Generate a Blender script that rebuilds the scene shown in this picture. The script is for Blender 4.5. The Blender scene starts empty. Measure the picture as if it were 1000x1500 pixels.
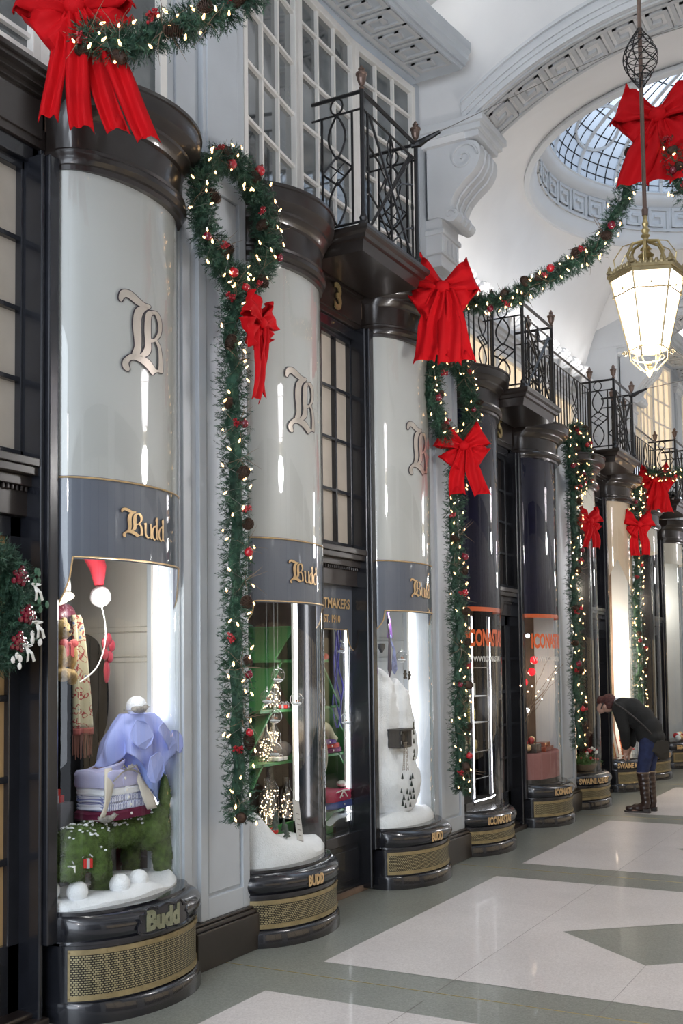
import bpy, bmesh, math, random
from math import sin, cos, pi, radians
from mathutils import Vector, Matrix
random.seed(7)
S = bpy.context.scene
COL = S.collection

# ------------------------------------------------------------------ camera
FPX, CYP, YAW, PIT, ROL, XC, H = 1582.4, 884.65, .5002, .0578, -.012, 3.541, 1.65
Fv = Vector((-sin(YAW)*cos(PIT), cos(YAW)*cos(PIT), sin(PIT)))
R0 = Vector((cos(YAW), sin(YAW), 0)); U0 = R0.cross(Fv)
Rv = cos(ROL)*R0 + sin(ROL)*U0; Uv = -sin(ROL)*R0 + cos(ROL)*U0
cd = bpy.data.cameras.new('camera'); cam = bpy.data.objects.new('camera', cd); COL.objects.link(cam)
cam.matrix_world = Matrix(((Rv.x, Uv.x, -Fv.x, XC), (Rv.y, Uv.y, -Fv.y, 0), (Rv.z, Uv.z, -Fv.z, H), (0, 0, 0, 1)))
cd.sensor_fit = 'VERTICAL'; cd.sensor_height = 36; cd.sensor_width = 24
cd.lens = FPX*36/1500; cd.shift_y = (CYP-750)/1500; cd.clip_start = .05; cd.clip_end = 200
S.camera = cam
# ------------------------------------------------------------------ world, lights, exposure
w = bpy.data.worlds.new('world'); S.world = w; w.use_nodes = True
w.node_tree.nodes['Background'].inputs[0].default_value = (.80, .87, 1, 1)
w.node_tree.nodes['Background'].inputs[1].default_value = 1.15
S.view_settings.view_transform = 'Standard'; S.view_settings.look = 'None'
S.view_settings.exposure = .36; S.view_settings.gamma = 1; S.view_settings.use_curve_mapping = False

def light(name, kind, loc, energy, col=(1, 1, 1), size=.1, rot=(0, 0, 0), sy=None, spread=None):
    l = bpy.data.lights.new(name, kind); l.energy = energy; l.color = col
    if kind == 'AREA':
        l.size = size
        if sy: l.shape = 'RECTANGLE'; l.size_y = sy
        if spread: l.spread = spread
    elif kind == 'POINT': l.shadow_soft_size = size
    o = bpy.data.objects.new(name, l); COL.objects.link(o); o.location = loc; o.rotation_euler = rot
    return o
UP = (pi, 0, 0)
# cove uplights hidden on top of the window cornices, both sides of the arcade
for yc_, ln in ((5.1, 5.2), (18.4, 5.2)):
    light('cove_uplight', 'AREA', (.12, yc_, 6.72), 34, (1, .98, .95), .2, (pi, radians(-25), 0), ln)
    light('cove_uplight', 'AREA', (4.08, yc_, 6.72), 34, (1, .98, .95), .2, (pi, radians(25), 0), ln)
for xx, rr in ((-.25, -30), (4.45, 30)):
    light('cove_uplight', 'AREA', (xx, 11.7, 5.5), 7, (1, .98, .96), .2, (pi, radians(rr), 0), 5.0)
# daylight through the glazed dome and from the open end of the arcade behind the camera
light('dome_daylight', 'AREA', (2.0, 11.7, 8.8), 190, (.85, .92, 1), 3.4, (0, 0, 0))
light('dome_daylight', 'AREA', (2.0, -1.6, 8.0), 520, (.85, .92, 1), 3.4, (0, 0, 0))
light('street_daylight', 'AREA', (2.1, -4.5, 3.2), 240, (.82, .9, 1), 4.0, (radians(90), 0, 0), 5.5)

# ------------------------------------------------------------------ materials
def mat(name, c, rough=.5, metal=0, coat=0, noise=0, nscale=8, bump=0, bscale=60, emit=None, es=0, spec=None, sheen=0, alpha=None):
    m = bpy.data.materials.new(name); m.use_nodes = True; nt = m.node_tree; b = nt.nodes['Principled BSDF']
    b.inputs['Base Color'].default_value = (*c, 1); b.inputs['Roughness'].default_value = rough
    b.inputs['Metallic'].default_value = metal; b.inputs['Coat Weight'].default_value = coat; b.inputs['Coat Roughness'].default_value = .04
    if spec is not None: b.inputs['Specular IOR Level'].default_value = spec
    if sheen: b.inputs['Sheen Weight'].default_value = sheen
    if emit: b.inputs['Emission Color'].default_value = (*emit, 1); b.inputs['Emission Strength'].default_value = es
    tc = nt.nodes.new('ShaderNodeTexCoord')
    if noise:
        n = nt.nodes.new('ShaderNodeTexNoise'); n.inputs['Scale'].default_value = nscale; n.inputs['Detail'].default_value = 5
        r = nt.nodes.new('ShaderNodeMapRange'); r.inputs['From Min'].default_value = .3; r.inputs['From Max'].default_value = .7
        r.inputs['To Min'].default_value = 1-noise; r.inputs['To Max'].default_value = 1+noise
        mx = nt.nodes.new('ShaderNodeVectorMath'); mx.operation = 'SCALE'; mx.inputs[0].default_value = c
        nt.links.new(tc.outputs['Object'], n.inputs['Vector']); nt.links.new(n.outputs['Fac'], r.inputs['Value'])
        nt.links.new(r.outputs['Result'], mx.inputs['Scale']); nt.links.new(mx.outputs[0], b.inputs['Base Color'])
    if bump:
        n2 = nt.nodes.new('ShaderNodeTexNoise'); n2.inputs['Scale'].default_value = bscale; n2.inputs['Detail'].default_value = 4
        bp = nt.nodes.new('ShaderNodeBump'); bp.inputs['Strength'].default_value = bump; bp.inputs['Distance'].default_value = .01
        nt.links.new(tc.outputs['Object'], n2.inputs['Vector']); nt.links.new(n2.outputs['Fac'], bp.inputs['Height']); nt.links.new(bp.outputs[0], b.inputs['Normal'])
    return m

def glassmat(name, tint=(1, 1, 1), rough=.015, f=1.0):
    m = bpy.data.materials.new(name); m.use_nodes = True; nt = m.node_tree
    for n in list(nt.nodes):
        if n.type == 'BSDF_PRINCIPLED': nt.nodes.remove(n)
    out = nt.nodes['Material Output']
    t = nt.nodes.new('ShaderNodeBsdfTransparent'); t.inputs[0].default_value = (*tint, 1)
    g = nt.nodes.new('ShaderNodeBsdfGlossy'); g.inputs['Roughness'].default_value = rough
    ge = nt.nodes.new('ShaderNodeNewGeometry'); dt = nt.nodes.new('ShaderNodeVectorMath'); dt.operation = 'DOT_PRODUCT'
    nt.links.new(ge.outputs['Normal'], dt.inputs[0]); nt.links.new(ge.outputs['Incoming'], dt.inputs[1])
    def mth(op, a_, b_=None):
        n = nt.nodes.new('ShaderNodeMath'); n.operation = op
        for i_, q in enumerate((a_, b_)):
            if q is None: continue
            if isinstance(q, (int, float)): n.inputs[i_].default_value = q
            else: nt.links.new(q, n.inputs[i_])
        return n.outputs[0]
    one = mth('SUBTRACT', 1.0, mth('ABSOLUTE', dt.outputs['Value']))
    fac = mth('MINIMUM', mth('MULTIPLY', mth('ADD', mth('MULTIPLY', mth('POWER', one, 5.0), .96), .038), f), 1.0)
    mix = nt.nodes.new('ShaderNodeMixShader')
    nt.links.new(fac, mix.inputs[0])
    nt.links.new(t.outputs[0], mix.inputs[1]); nt.links.new(g.outputs[0], mix.inputs[2]); nt.links.new(mix.outputs[0], out.inputs['Surface'])
    return m

def emat(name, c, s):
    return mat(name, (.02, .02, .02) if s > 5 else c, .5, emit=c, es=s)

M = {}
M['black'] = mat('black_gloss_paint', (.012, .013, .017), .24, coat=.5, noise=.25, bump=.04, bscale=25)
M['brownblack'] = mat('dark_bronze_paint', (.020, .015, .013), .30, coat=.35, noise=.3, nscale=3, bump=.03, bscale=20)
M['pier'] = mat('pale_grey_paint', (.50, .54, .58), .42, coat=0, noise=.05, nscale=3, bump=.03, bscale=30)
M['white'] = mat('white_plaster', (.80, .80, .80), .7, noise=.03, nscale=2, bump=.03)
M['offwhite'] = mat('grey_white_plaster', (.66, .68, .70), .7, noise=.04, nscale=2, bump=.03)
M['whitewood'] = mat('white_painted_wood', (.82, .80, .76), .4, coat=.1, noise=.03)
M['relief'] = mat('relief_plaster', (.54, .55, .56), .75, noise=.05, nscale=5)
M['iron'] = mat('black_ironwork', (.018, .018, .020), .35, metal=.3, noise=.2)
M['finial'] = mat('bronze_finial', (.16, .11, .09), .35, metal=.6, noise=.2)
M['brass'] = mat('brass', (.48, .38, .18), .32, metal=.7, noise=.15, nscale=20)
M['brassdull'] = mat('aged_brass', (.34, .27, .14), .42, metal=.45, noise=.2, nscale=20)
M['gold'] = mat('gold_leaf', (.72, .50, .26), .3, metal=.5, noise=.15, nscale=30)
M['silverlet'] = mat('pale_gilt', (.60, .54, .46), .28, metal=.6, coat=.5, noise=.1, nscale=10)
M['pewter'] = mat('pewter_letter', (.36, .38, .27), .25, metal=.8, noise=.2, nscale=20)
M['outline'] = mat('dark_outline', (.03, .02, .03), .4)
M['frost'] = mat('frosted_panel', (.47, .465, .45), .45, coat=1, noise=.03, nscale=2)
M['band'] = mat('slate_band', (.105, .115, .15), .5, coat=.8, noise=.04, nscale=3)
M['navy'] = mat('navy_panel', (.006, .005, .022), .5, spec=.15, noise=.2)
M['beigepanel'] = mat('beige_panel', (.55, .42, .30), .5, coat=.8, noise=.03)
M['orange'] = mat('orange_vinyl', (.75, .12, .02), .4, coat=.3)
M['wvinyl'] = mat('white_vinyl', (.8, .8, .75), .4)
M['glass'] = glassmat('shop_glass', (.96, .98, .97), .012, 1.0)
M['glassx'] = glassmat('ornament_glass', (.97, .98, .98), .01, 2.2)
M['winpane'] = mat('window_glass', (.10, .115, .12), .1, coat=1, noise=.5, nscale=2.2)
M['blind'] = mat('cream_blind', (.50, .45, .38), .5, coat=.8, noise=.06)
M['blindw'] = mat('amber_blind', (.42, .27, .12), .5, coat=.5, noise=.06)
M['warmpane'] = mat('warm_lit_pane', (.7, .6, .45), .3, coat=.3, emit=(1, .78, .5), es=.55)
M['snow'] = mat('artificial_snow', (.90, .91, .94), .9, bump=.7, bscale=120, noise=.03, nscale=30)
M['cream'] = mat('cream_panelling', (.66, .62, .55), .45, noise=.03)
M['darkin'] = mat('dark_interior', (.035, .030, .028), .5, noise=.4, nscale=3)
M['brownin'] = mat('brown_interior', (.16, .11, .08), .6, noise=.5, nscale=3)
M['led'] = emat('led_tube', (.93, .93, 1), 9)
M['bulb'] = mat('fairy_bulb', (1, .8, .5), .3, emit=(1, .60, .26), es=3.6)
M['bulbd'] = mat('fairy_bulb_display', (1, .8, .5), .3, emit=(1, .74, .50), es=3.5)
M['lampglass'] = mat('lantern_glass', (.9, .9, .9), .3, emit=(1, .93, 1.0), es=11)
M['needle'] = mat('pine_needles', (.018, .060, .036), .6, noise=.5, nscale=14)
M['needleb'] = mat('pine_needles_light', (.05, .12, .07), .6, noise=.4, nscale=14)
M['cone'] = mat('pine_cone', (.055, .028, .016), .7, noise=.4, nscale=40)
M['twig'] = mat('twig', (.20, .14, .09), .7, noise=.3)
M['red'] = mat('red_velvet', (.50, .002, .006), .75, noise=.10, nscale=6, bump=.12, bscale=300, sheen=0, spec=.2)
M['bauble'] = mat('burgundy_bauble', (.16, .006, .02), .12, coat=.6)
M['baubler'] = mat('red_bauble', (.45, .01, .02), .15, coat=.6)
M['berry'] = mat('red_berry', (.35, .01, .02), .3)
M['wire'] = mat('wire', (.25, .24, .22), .4, metal=.6)

# ------------------------------------------------------------------ helpers
def tag(o, label=None, cat=None, group=None, kind=None):
    if label: o['label'] = label
    if cat: o['category'] = cat
    if group: o['group'] = group
    if kind: o['kind'] = kind
    return o
def thing(name, label, cat, loc=(0, 0, 0), rz=0, group=None):
    o = bpy.data.objects.new(name, None); COL.objects.link(o); o.location = loc; o.rotation_euler = (0, 0, rz); o.empty_display_size = .05
    return tag(o, label, cat, group)
def copy_tree(o, parent=None):
    c = o.copy(); COL.objects.link(c)
    if parent: c.parent = parent
    for ch in o.children: copy_tree(ch, c)
    return c
class MB:
    def __init__(s): s.v = []; s.f = []; s.uv = None
    def add(s, v, f):
        n = len(s.v); s.v += [tuple(p) for p in v]; s.f += [tuple(i+n for i in q) for q in f]; return s
    def box(s, x0, x1, y0, y1, z0, z1):
        return s.add([(x, y, z) for x in (x0, x1) for y in (y0, y1) for z in (z0, z1)],
                     [(0, 1, 3, 2), (4, 6, 7, 5), (0, 4, 5, 1), (2, 3, 7, 6), (0, 2, 6, 4), (1, 5, 7, 3)])
    def obox(s, c, ax, ay, az):   # centre and three half-extent vectors
        c, ax, ay, az = map(Vector, (c, ax, ay, az))
        return s.add([c+i*ax+j*ay+k*az for i in (-1, 1) for j in (-1, 1) for k in (-1, 1)],
                     [(0, 1, 3, 2), (4, 6, 7, 5), (0, 4, 5, 1), (2, 3, 7, 6), (0, 2, 6, 4), (1, 5, 7, 3)])
    def prism(s, poly, a0, a1, fn):   # poly of 2-tuples, fn(p,q,a)->xyz
        n = len(poly)
        return s.add([fn(p, q, a0) for p, q in poly]+[fn(p, q, a1) for p, q in poly],
                     [(i, (i+1) % n, n+(i+1) % n, n+i) for i in range(n)]+[tuple(range(n))[::-1], tuple(range(n, 2*n))])
    def tube(s, pts, r, seg=6, caps=True, closed=False):
        pts = [Vector(p) for p in pts]; n = len(pts); rr = r if isinstance(r, (list, tuple)) else [r]*n
        V = []; up = None
        for i, p in enumerate(pts):
            if closed: d = pts[(i+1) % n]-pts[i-1]
            else: d = pts[min(i+1, n-1)]-pts[max(i-1, 0)]
            if d.length < 1e-9: d = Vector((0, 0, 1))
            d.normalize()
            if up is None: up = Vector((0, 0, 1)) if abs(d.z) < .9 else Vector((1, 0, 0))
            a = d.cross(up)
            if a.length < 1e-4: a = d.cross(Vector((.3, 1, .2)))
            a.normalize(); b = a.cross(d); up = b
            V += [p+rr[i]*(cos(2*pi*k/seg)*a+sin(2*pi*k/seg)*b) for k in range(seg)]
        Fs = []
        for i in range(n if closed else n-1):
            j = (i+1) % n
            Fs += [(i*seg+k, i*seg+(k+1) % seg, j*seg+(k+1) % seg, j*seg+k) for k in range(seg)]
        if caps and not closed: Fs += [tuple(range(seg))[::-1], tuple(range((n-1)*seg, n*seg))]
        return s.add(V, Fs)
    def lathe(s, prof, c=(0, 0, 0), seg=16, axis='z', a0=0, a1=2*pi):
        c = Vector(c); V = []; full = abs(a1-a0-2*pi) < 1e-6; ns = seg if full else seg+1
        for r, z in prof:
            for k in range(ns):
                a = a0+(a1-a0)*k/seg; p = (r*cos(a), r*sin(a), z)
                if axis == 'x': p = (z, r*cos(a), r*sin(a))
                if axis == 'y': p = (r*sin(a), z, r*cos(a))
                V.append(c+Vector(p))
        Fs = []
        for i in range(len(prof)-1):
            for k in range(seg):
                k2 = (k+1) % ns
                Fs.append((i*ns+k, i*ns+k2, (i+1)*ns+k2, (i+1)*ns+k))
        if full:
            if prof[0][0] > 1e-5: Fs.append(tuple(range(ns))[::-1])
            if prof[-1][0] > 1e-5: Fs.append(tuple(range((len(prof)-1)*ns, len(prof)*ns)))
        return s.add(V, Fs)
    def sphere(s, c, r, seg=12, rings=8, sc=(1, 1, 1), noise=0):
        prof = [(max(r*sin(pi*i/rings), 1e-4), -r*cos(pi*i/rings)) for i in range(rings+1)]
        n = len(s.v); s.lathe(prof, (0, 0, 0), seg)
        for i in range(n, len(s.v)):
            x, y, z = s.v[i]; k = 1+noise*(random.random()-.5)
            s.v[i] = (c[0]+x*sc[0]*k, c[1]+y*sc[1]*k, c[2]+z*sc[2]*k)
        return s
    def grid(s, nu, nv, fn, close_u=False, thick=0):
        V = [fn(i/(nu-(0 if close_u else 1)), j/(nv-1)) for i in range(nu) for j in range(nv)]
        Fs = []
        for i in range(nu if close_u else nu-1):
            for j in range(nv-1):
                i2 = (i+1) % nu
                Fs.append((i*nv+j, i2*nv+j, i2*nv+j+1, i*nv+j+1))
        return s.add(V, Fs)
    def xf(s, m):
        s.v = [tuple(m @ Vector(p)) for p in s.v]; return s
    def build(s, name, m, parent=None, smooth=False, solid=0, bevel=0, uvfn=None, sub=0, sharp=42):
        me = bpy.data.meshes.new(name); me.from_pydata(s.v, [], s.f)
        me.materials.append(m)
        o = bpy.data.objects.new(name, me); COL.objects.link(o)
        if parent: o.parent = parent
        if len(s.v) < 60000:
            bm = bmesh.new(); bm.from_mesh(me)
            if smooth: bmesh.ops.remove_doubles(bm, verts=bm.verts, dist=1e-6)
            bmesh.ops.recalc_face_normals(bm, faces=bm.faces); bm.to_mesh(me); bm.free()
        if smooth:
            me.shade_smooth()
            me.set_sharp_from_angle(angle=radians(sharp))
        if solid:
            md = o.modifiers.new('solid', 'SOLIDIFY'); md.thickness = solid; md.offset = 0
        if bevel:
            md = o.modifiers.new('bevel', 'BEVEL'); md.width = bevel; md.segments = 2; md.limit_method = 'ANGLE'
        if sub:
            md = o.modifiers.new('sub', 'SUBSURF'); md.levels = sub; md.render_levels = sub
        if uvfn:
            uv = me.uv_layers.new(name='UVMap')
            for l in me.loops: uv.data[l.index].uv = uvfn(me.vertices[l.vertex_index].co)
        return o
def struct(o, name=None):
    o['kind'] = 'structure'; return o
def bake(o, mods=True):
    "apply modifiers without bpy.ops"
    dg = bpy.context.evaluated_depsgraph_get(); dg.update()
    me = bpy.data.meshes.new_from_object(o.evaluated_get(dg), depsgraph=dg)
    o.modifiers.clear(); old = o.data; o.data = me; me.name = old.name
    return o
def blob(name, parts, m, parent=None, voxel=.02, disp=0, seg=16, smooth=True, dscale=.05):
    "ellipsoids fused into one continuous surface: parts = (centre, (rx,ry,rz)[, rot_y])"
    b = MB()
    for p in parts:
        c, r = p[0], p[1]; q = MB(); q.sphere((0, 0, 0), 1, seg, seg//2+2, r)
        mt = Matrix.Translation(c)
        if len(p) > 2: mt = mt @ Matrix.Rotation(p[2][1], 4, p[2][0])
        q.xf(mt); b.add(q.v, q.f)
    o = b.build(name, m, parent)
    md = o.modifiers.new('r', 'REMESH'); md.mode = 'VOXEL'; md.voxel_size = voxel; md.use_smooth_shade = smooth
    s_ = o.modifiers.new('s', 'SMOOTH'); s_.iterations = 4; s_.factor = .6
    if disp:
        tx = bpy.data.textures.new('clouds', 'CLOUDS'); tx.noise_scale = dscale
        d = o.modifiers.new('d', 'DISPLACE'); d.texture = tx; d.strength = disp; d.mid_level = .5; d.texture_coords = 'LOCAL'
    bake(o)
    if smooth: o.data.shade_smooth()
    return o
def poly_curve_mesh(polys, extrude=0):
    "filled 2D polygons (holes by even-odd) -> (verts, faces)"
    cu = bpy.data.curves.new('t', 'CURVE'); cu.dimensions = '2D'; cu.fill_mode = 'BOTH'; cu.extrude = extrude
    for pl in polys:
        sp = cu.splines.new('POLY'); sp.points.add(len(pl)-1)
        for i, p in enumerate(pl): sp.points[i].co = (p[0], p[1], 0, 1)
        sp.use_cyclic_u = True
    return curve_out(cu)
def curve_out(cu):
    o = bpy.data.objects.new('t', cu); COL.objects.link(o)
    dg = bpy.context.evaluated_depsgraph_get(); dg.update()
    me = bpy.data.meshes.new_from_object(o.evaluated_get(dg)); COL.objects.unlink(o)
    v = [tuple(p.co) for p in me.vertices]; f = [tuple(p.vertices) for p in me.polygons]
    bpy.data.objects.remove(o); bpy.data.meshes.remove(me); return v, f
def text_mesh(txt, size, extrude=.002, offset=0, sx=1):
    cu = bpy.data.curves.new('t', 'FONT'); cu.body = txt; cu.size = size; cu.extrude = extrude; cu.offset = offset; cu.align_x = 'LEFT'
    cu.resolution_u = 3
    v, f = curve_out(cu); return [(x*sx, y, z) for x, y, z in v], f
def cutx(v, f, step):
    bm = bmesh.new(); bv = [bm.verts.new(p) for p in v]
    for q in f:
        try: bm.faces.new([bv[i] for i in q])
        except Exception: pass
    xs = [p[0] for p in v]; x = min(xs)+step
    while x < max(xs):
        bmesh.ops.bisect_plane(bm, geom=bm.verts[:]+bm.edges[:]+bm.faces[:], plane_co=(x, 0, 0), plane_no=(1, 0, 0)); x += step
    bm.verts.index_update(); V = [tuple(p.co) for p in bm.verts]; Fq = [tuple(p.index for p in q.verts) for q in bm.faces]; bm.free()
    return V, Fq
def smoothpoly(pts, n=4):
    "closed Catmull-Rom through points; a point with a third value is kept sharp"
    out = []; N = len(pts)
    for i in range(N):
        p0, p1, p2, p3 = [Vector(pts[(i+k) % N][:2]) for k in (-1, 0, 1, 2)]
        if len(pts[i]) > 2: p0 = p1
        if len(pts[(i+1) % N]) > 2: p3 = p2
        for k in range(n):
            t = k/n
            out.append(tuple(.5*((2*p1)+(p2-p0)*t+(2*p0-5*p1+4*p2-p3)*t*t+(3*p1-p0-3*p2+p3)*t**3)))
    return out

L = 3.33
X0 = -.15; GA, GD = .45, .22
class Bay:
    def __init__(s, yc, side): s.yc, s.side = yc, side
    def a(s, off): return GA+off*.45
    def cy(s, off): return s.yc-s.side*off*.25
    def pt(s, phi, off=0, z=0): return (X0+(GD+off)*cos(phi), s.cy(off)+s.a(off)*sin(phi), z)
    def outline(s, off, n=36, clip=.46, back=-.26, cp=None):
        a = s.a(off); pc = math.asin(min(1, (clip-off*.25)/a)) if False else math.asin(min(1, (clip+off*.25)/a)); sd = s.side
        pier = pi/2 if cp is None else math.asin(min(1, cp/a))
        ph = [sd*(pc-(pc+pier)*i/(n-1)) for i in range(n)]
        pts = [s.pt(p, off)[:2] for p in ph]
        return [(back, pts[0][1])]+pts+[(back, pts[-1][1])]
    def arc(s, phi, off=0):  # arc length from apex
        n = 24; t = 0; q = s.pt(0, off)
        for i in range(1, n+1):
            p = s.pt(phi*i/n, off); t += math.hypot(p[0]-q[0], p[1]-q[1]); q = p
        return t if phi > 0 else -t
    def at(s, sl, off=0):   # point and outward normal at arc length sl (increasing y)
        lo, hi = -pi/2, pi/2
        for _ in range(22):
            m_ = (lo+hi)/2
            if s.arc(m_, off) < sl: lo = m_
            else: hi = m_
        p = s.pt(lo, off); n = Vector((cos(lo)/(GD+off), sin(lo)/s.a(off), 0)).normalized()
        return Vector(p), n
    def decal(s, v, f, phi0, z0, off, lift=.004, step=.012, tilt=0, zx=0):
        v, f = cutx(v, f, step); s0 = s.arc(phi0, off); out = []; cache = {}
        for x, y, zz in v:
            k = round(x, 4)
            if k not in cache: cache[k] = s.at(s0+x, off)
            p, n = cache[k]; q = p+n*(lift+zz-tilt*y)
            out.append((q.x, q.y, z0+y+zx*x))
        return out, f
def sweep(mb, rings):   # rings: list of (outline, z); all same length
    n = len(rings[0][0]); V = []
    for o, z in rings: V += [(x, y, z) for x, y in o]
    Fs = [(i*n+k, i*n+k+1, (i+1)*n+k+1, (i+1)*n+k) for i in range(len(rings)-1) for k in range(n-1)]
    Fs += [tuple(range(n))[::-1], tuple(range((len(rings)-1)*n, len(rings)*n))]
    return mb.add(V, Fs)
# ================================================================== SETTING
YE = 24.0; XW = 4.2; XM = 2.1
def nodes_terrazzo(name, c, c2, rough):
    m = mat(name, c, rough, coat=.06); nt = m.node_tree; b = nt.nodes['Principled BSDF']
    tc = nt.nodes.new('ShaderNodeTexCoord'); v = nt.nodes.new('ShaderNodeTexVoronoi'); v.inputs['Scale'].default_value = 130
    n = nt.nodes.new('ShaderNodeTexNoise'); n.inputs['Scale'].default_value = 1.3; n.inputs['Detail'].default_value = 6
    r = nt.nodes.new('ShaderNodeValToRGB'); r.color_ramp.elements[0].position = .0; r.color_ramp.elements[1].position = 1
    r.color_ramp.elements[0].color = (*c, 1); r.color_ramp.elements[1].color = (*c2, 1)
    mx = nt.nodes.new('ShaderNodeMix'); mx.data_type = 'RGBA'; mx.blend_type = 'MULTIPLY'; mx.inputs[0].default_value = .35
    nt.links.new(tc.outputs['Object'], v.inputs['Vector']); nt.links.new(tc.outputs['Object'], n.inputs['Vector'])
    nt.links.new(v.outputs['Color'], r.inputs['Fac']); nt.links.new(r.outputs[0], mx.inputs[6]); nt.links.new(n.outputs['Fac'], mx.inputs[7])
    nt.links.new(mx.outputs[2], b.inputs['Base Color']); return m
M['tgreen'] = nodes_terrazzo('green_grey_terrazzo', (.185, .20, .17), (.315, .33, .29), .36)
M['twhite'] = nodes_terrazzo('white_terrazzo', (.60, .56, .54), (.78, .74, .72), .38)
M['grout'] = mat('terrazzo_joint', (.28, .26, .25), .6)

b = MB(); b.add([(-1.6, -2.5, 0), (5.8, -2.5, 0), (5.8, YE, 0), (-1.6, YE, 0)], [(0, 1, 2, 3)])
fl_ = struct(b.build('floor', M['tgreen']))
wb = MB(); gb = MB(); bb = MB()
zf = .0015
for k in range(-2, 6):
    ya, yb = 5.34+k*L, 8.07+k*L; ym = (ya+yb)/2-.12; xa, xb = .48, 3.72; da, db = .63, .54
    Lf, Rt, Bt, Tp = (XM-da, ym), (XM+da, ym), (XM, ym-db), (XM, ym+db)
    P = [(xa, ya), (XM, ya), (xb, ya), (xb, yb), (XM, yb), (xa, yb), Lf, Bt, Rt, Tp]
    P = [(x, y, zf) for x, y in P]
    wb.add(P, [(0, 1, 7, 6), (1, 2, 8, 7), (8, 2, 3), (8, 3, 4, 9), (6, 9, 4, 5), (0, 6, 5)])
    gb.box(xa, xb, ya+1.28, ya+1.284, zf, zf+.0006) if False else None
    gb.box(XM-.001, XM+.001, ya-.3, ym-db, zf, zf+.0008); gb.box(XM-.001, XM+.001, ym+db, yb+.2, zf, zf+.0008)
    gb.box(1.27, 1.272, ya-.3, yb+.2, zf, zf+.0008)
    bb.box(-.2, 4.3, ya-.255, ya-.249, 0, .002)
wb.build('white_inlay', M['twhite'], fl_); gb.build('joint_line', M['grout'], fl_); bb.build('brass_strip', M['brass'], fl_)

# ---- pier centres and levels
PY = [5.12+L*k for k in range(-1, 6)]
def zlev(y):  # glass bottom, glass top of the bay next to y
    return None
def lerp(a, b_, t): return a+(b_-a)*t

# party walls behind the piers and back walls of the shops
b = MB()
for py in PY: b.box(-2.2, -.16, py-.20, py+.20, 0, 4.4)
b.box(-2.4, -2.2, -2, YE, 0, 4.4); b.box(-2.4, -.2, -2, YE, 4.3, 4.42)
b.box(-2.4, -.1, -2, 1.5, 0, 4.3)
b.box(-.28, -.05, 19.0, YE, 0, 4.4)
struct(b.build('wall_back', M['brownin']))
b = MB(); b.box(-2.2, -.2, -2, YE, .002, .04); struct(b.build('floor_shop', M['brownin']))

# piers: plinth, panelled shaft
def pier(py, top):
    t = thing('pier', None, None, (0, py, 0)); t['kind'] = 'structure'
    b = MB(); b.box(-.3, .0, -.30, .31, 0, .21); b.box(-.3, -.015, -.295, .305, .21, .235); b.box(-.3, -.03, -.285, .29, .235, .25)
    b.build('plinth', M['brownblack'], t, bevel=.006)
    b = MB(); b.box(-.3, -.075, -.36, .285, .25, top)
    b.box(-.3, -.05, -.20, -.13, .25, top); b.box(-.3, -.05, .215, .285, .25, top)
    b.box(-.3, -.05, -.13, .215, .25, .37); b.box(-.3, -.05, -.13, .215, top-.1, top)
    b.box(-.3, -.062, -.112, .197, .388, top-.118)
    b.box(-.3, -.058, -.34, -.27, .25, top)
    b.build('shaft', M['pier'], t, bevel=.004)
    return t
for i, py in enumerate(PY): pier(py, 4.55 if i < 3 else 4.2)

# ---- upper wall, module type 'arch bay' (two modules wide) and 'dome bay'
UPZ = 6.5
uw = MB()
b = MB(); b.box(-.55, -.12, -2, 1.5, 4.3, UPZ+.3)
struct(b.build('wall_left', M['offwhite']))
def upper_pilaster(py, z0=4.45, z1=6.15):
    t = thing('trim_pilaster', None, None, (0, py, 0)); t['kind'] = 'structure'
    b = MB(); b.box(-.5, -.10, -.45, .31, z0, UPZ+.05); b.box(-.3, -.065, -.13, .30, z0, z1)
    b.box(-.3, -.085, -.36, -.18, z0, z1); b.box(-.3, -.055, -.10, .22, z0+.15, z1-.1)
    b.build('pilaster_shaft', M['pier'], t, bevel=.006)
    b = MB()
    for dz, e in ((0, .02), (.04, .035), (.09, .05), (.13, .065)): b.box(-.3, -.065+e, -.13-e, .30+e, z1+dz, z1+dz+.045)
    b.build('pilaster_capital', M['offwhite'], t, bevel=.004)
def wx_up(t):   # plan curve of the concave upper window, t 0..1
    return -.10-.13*sin(pi*min(max(t, 0), 1))
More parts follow.
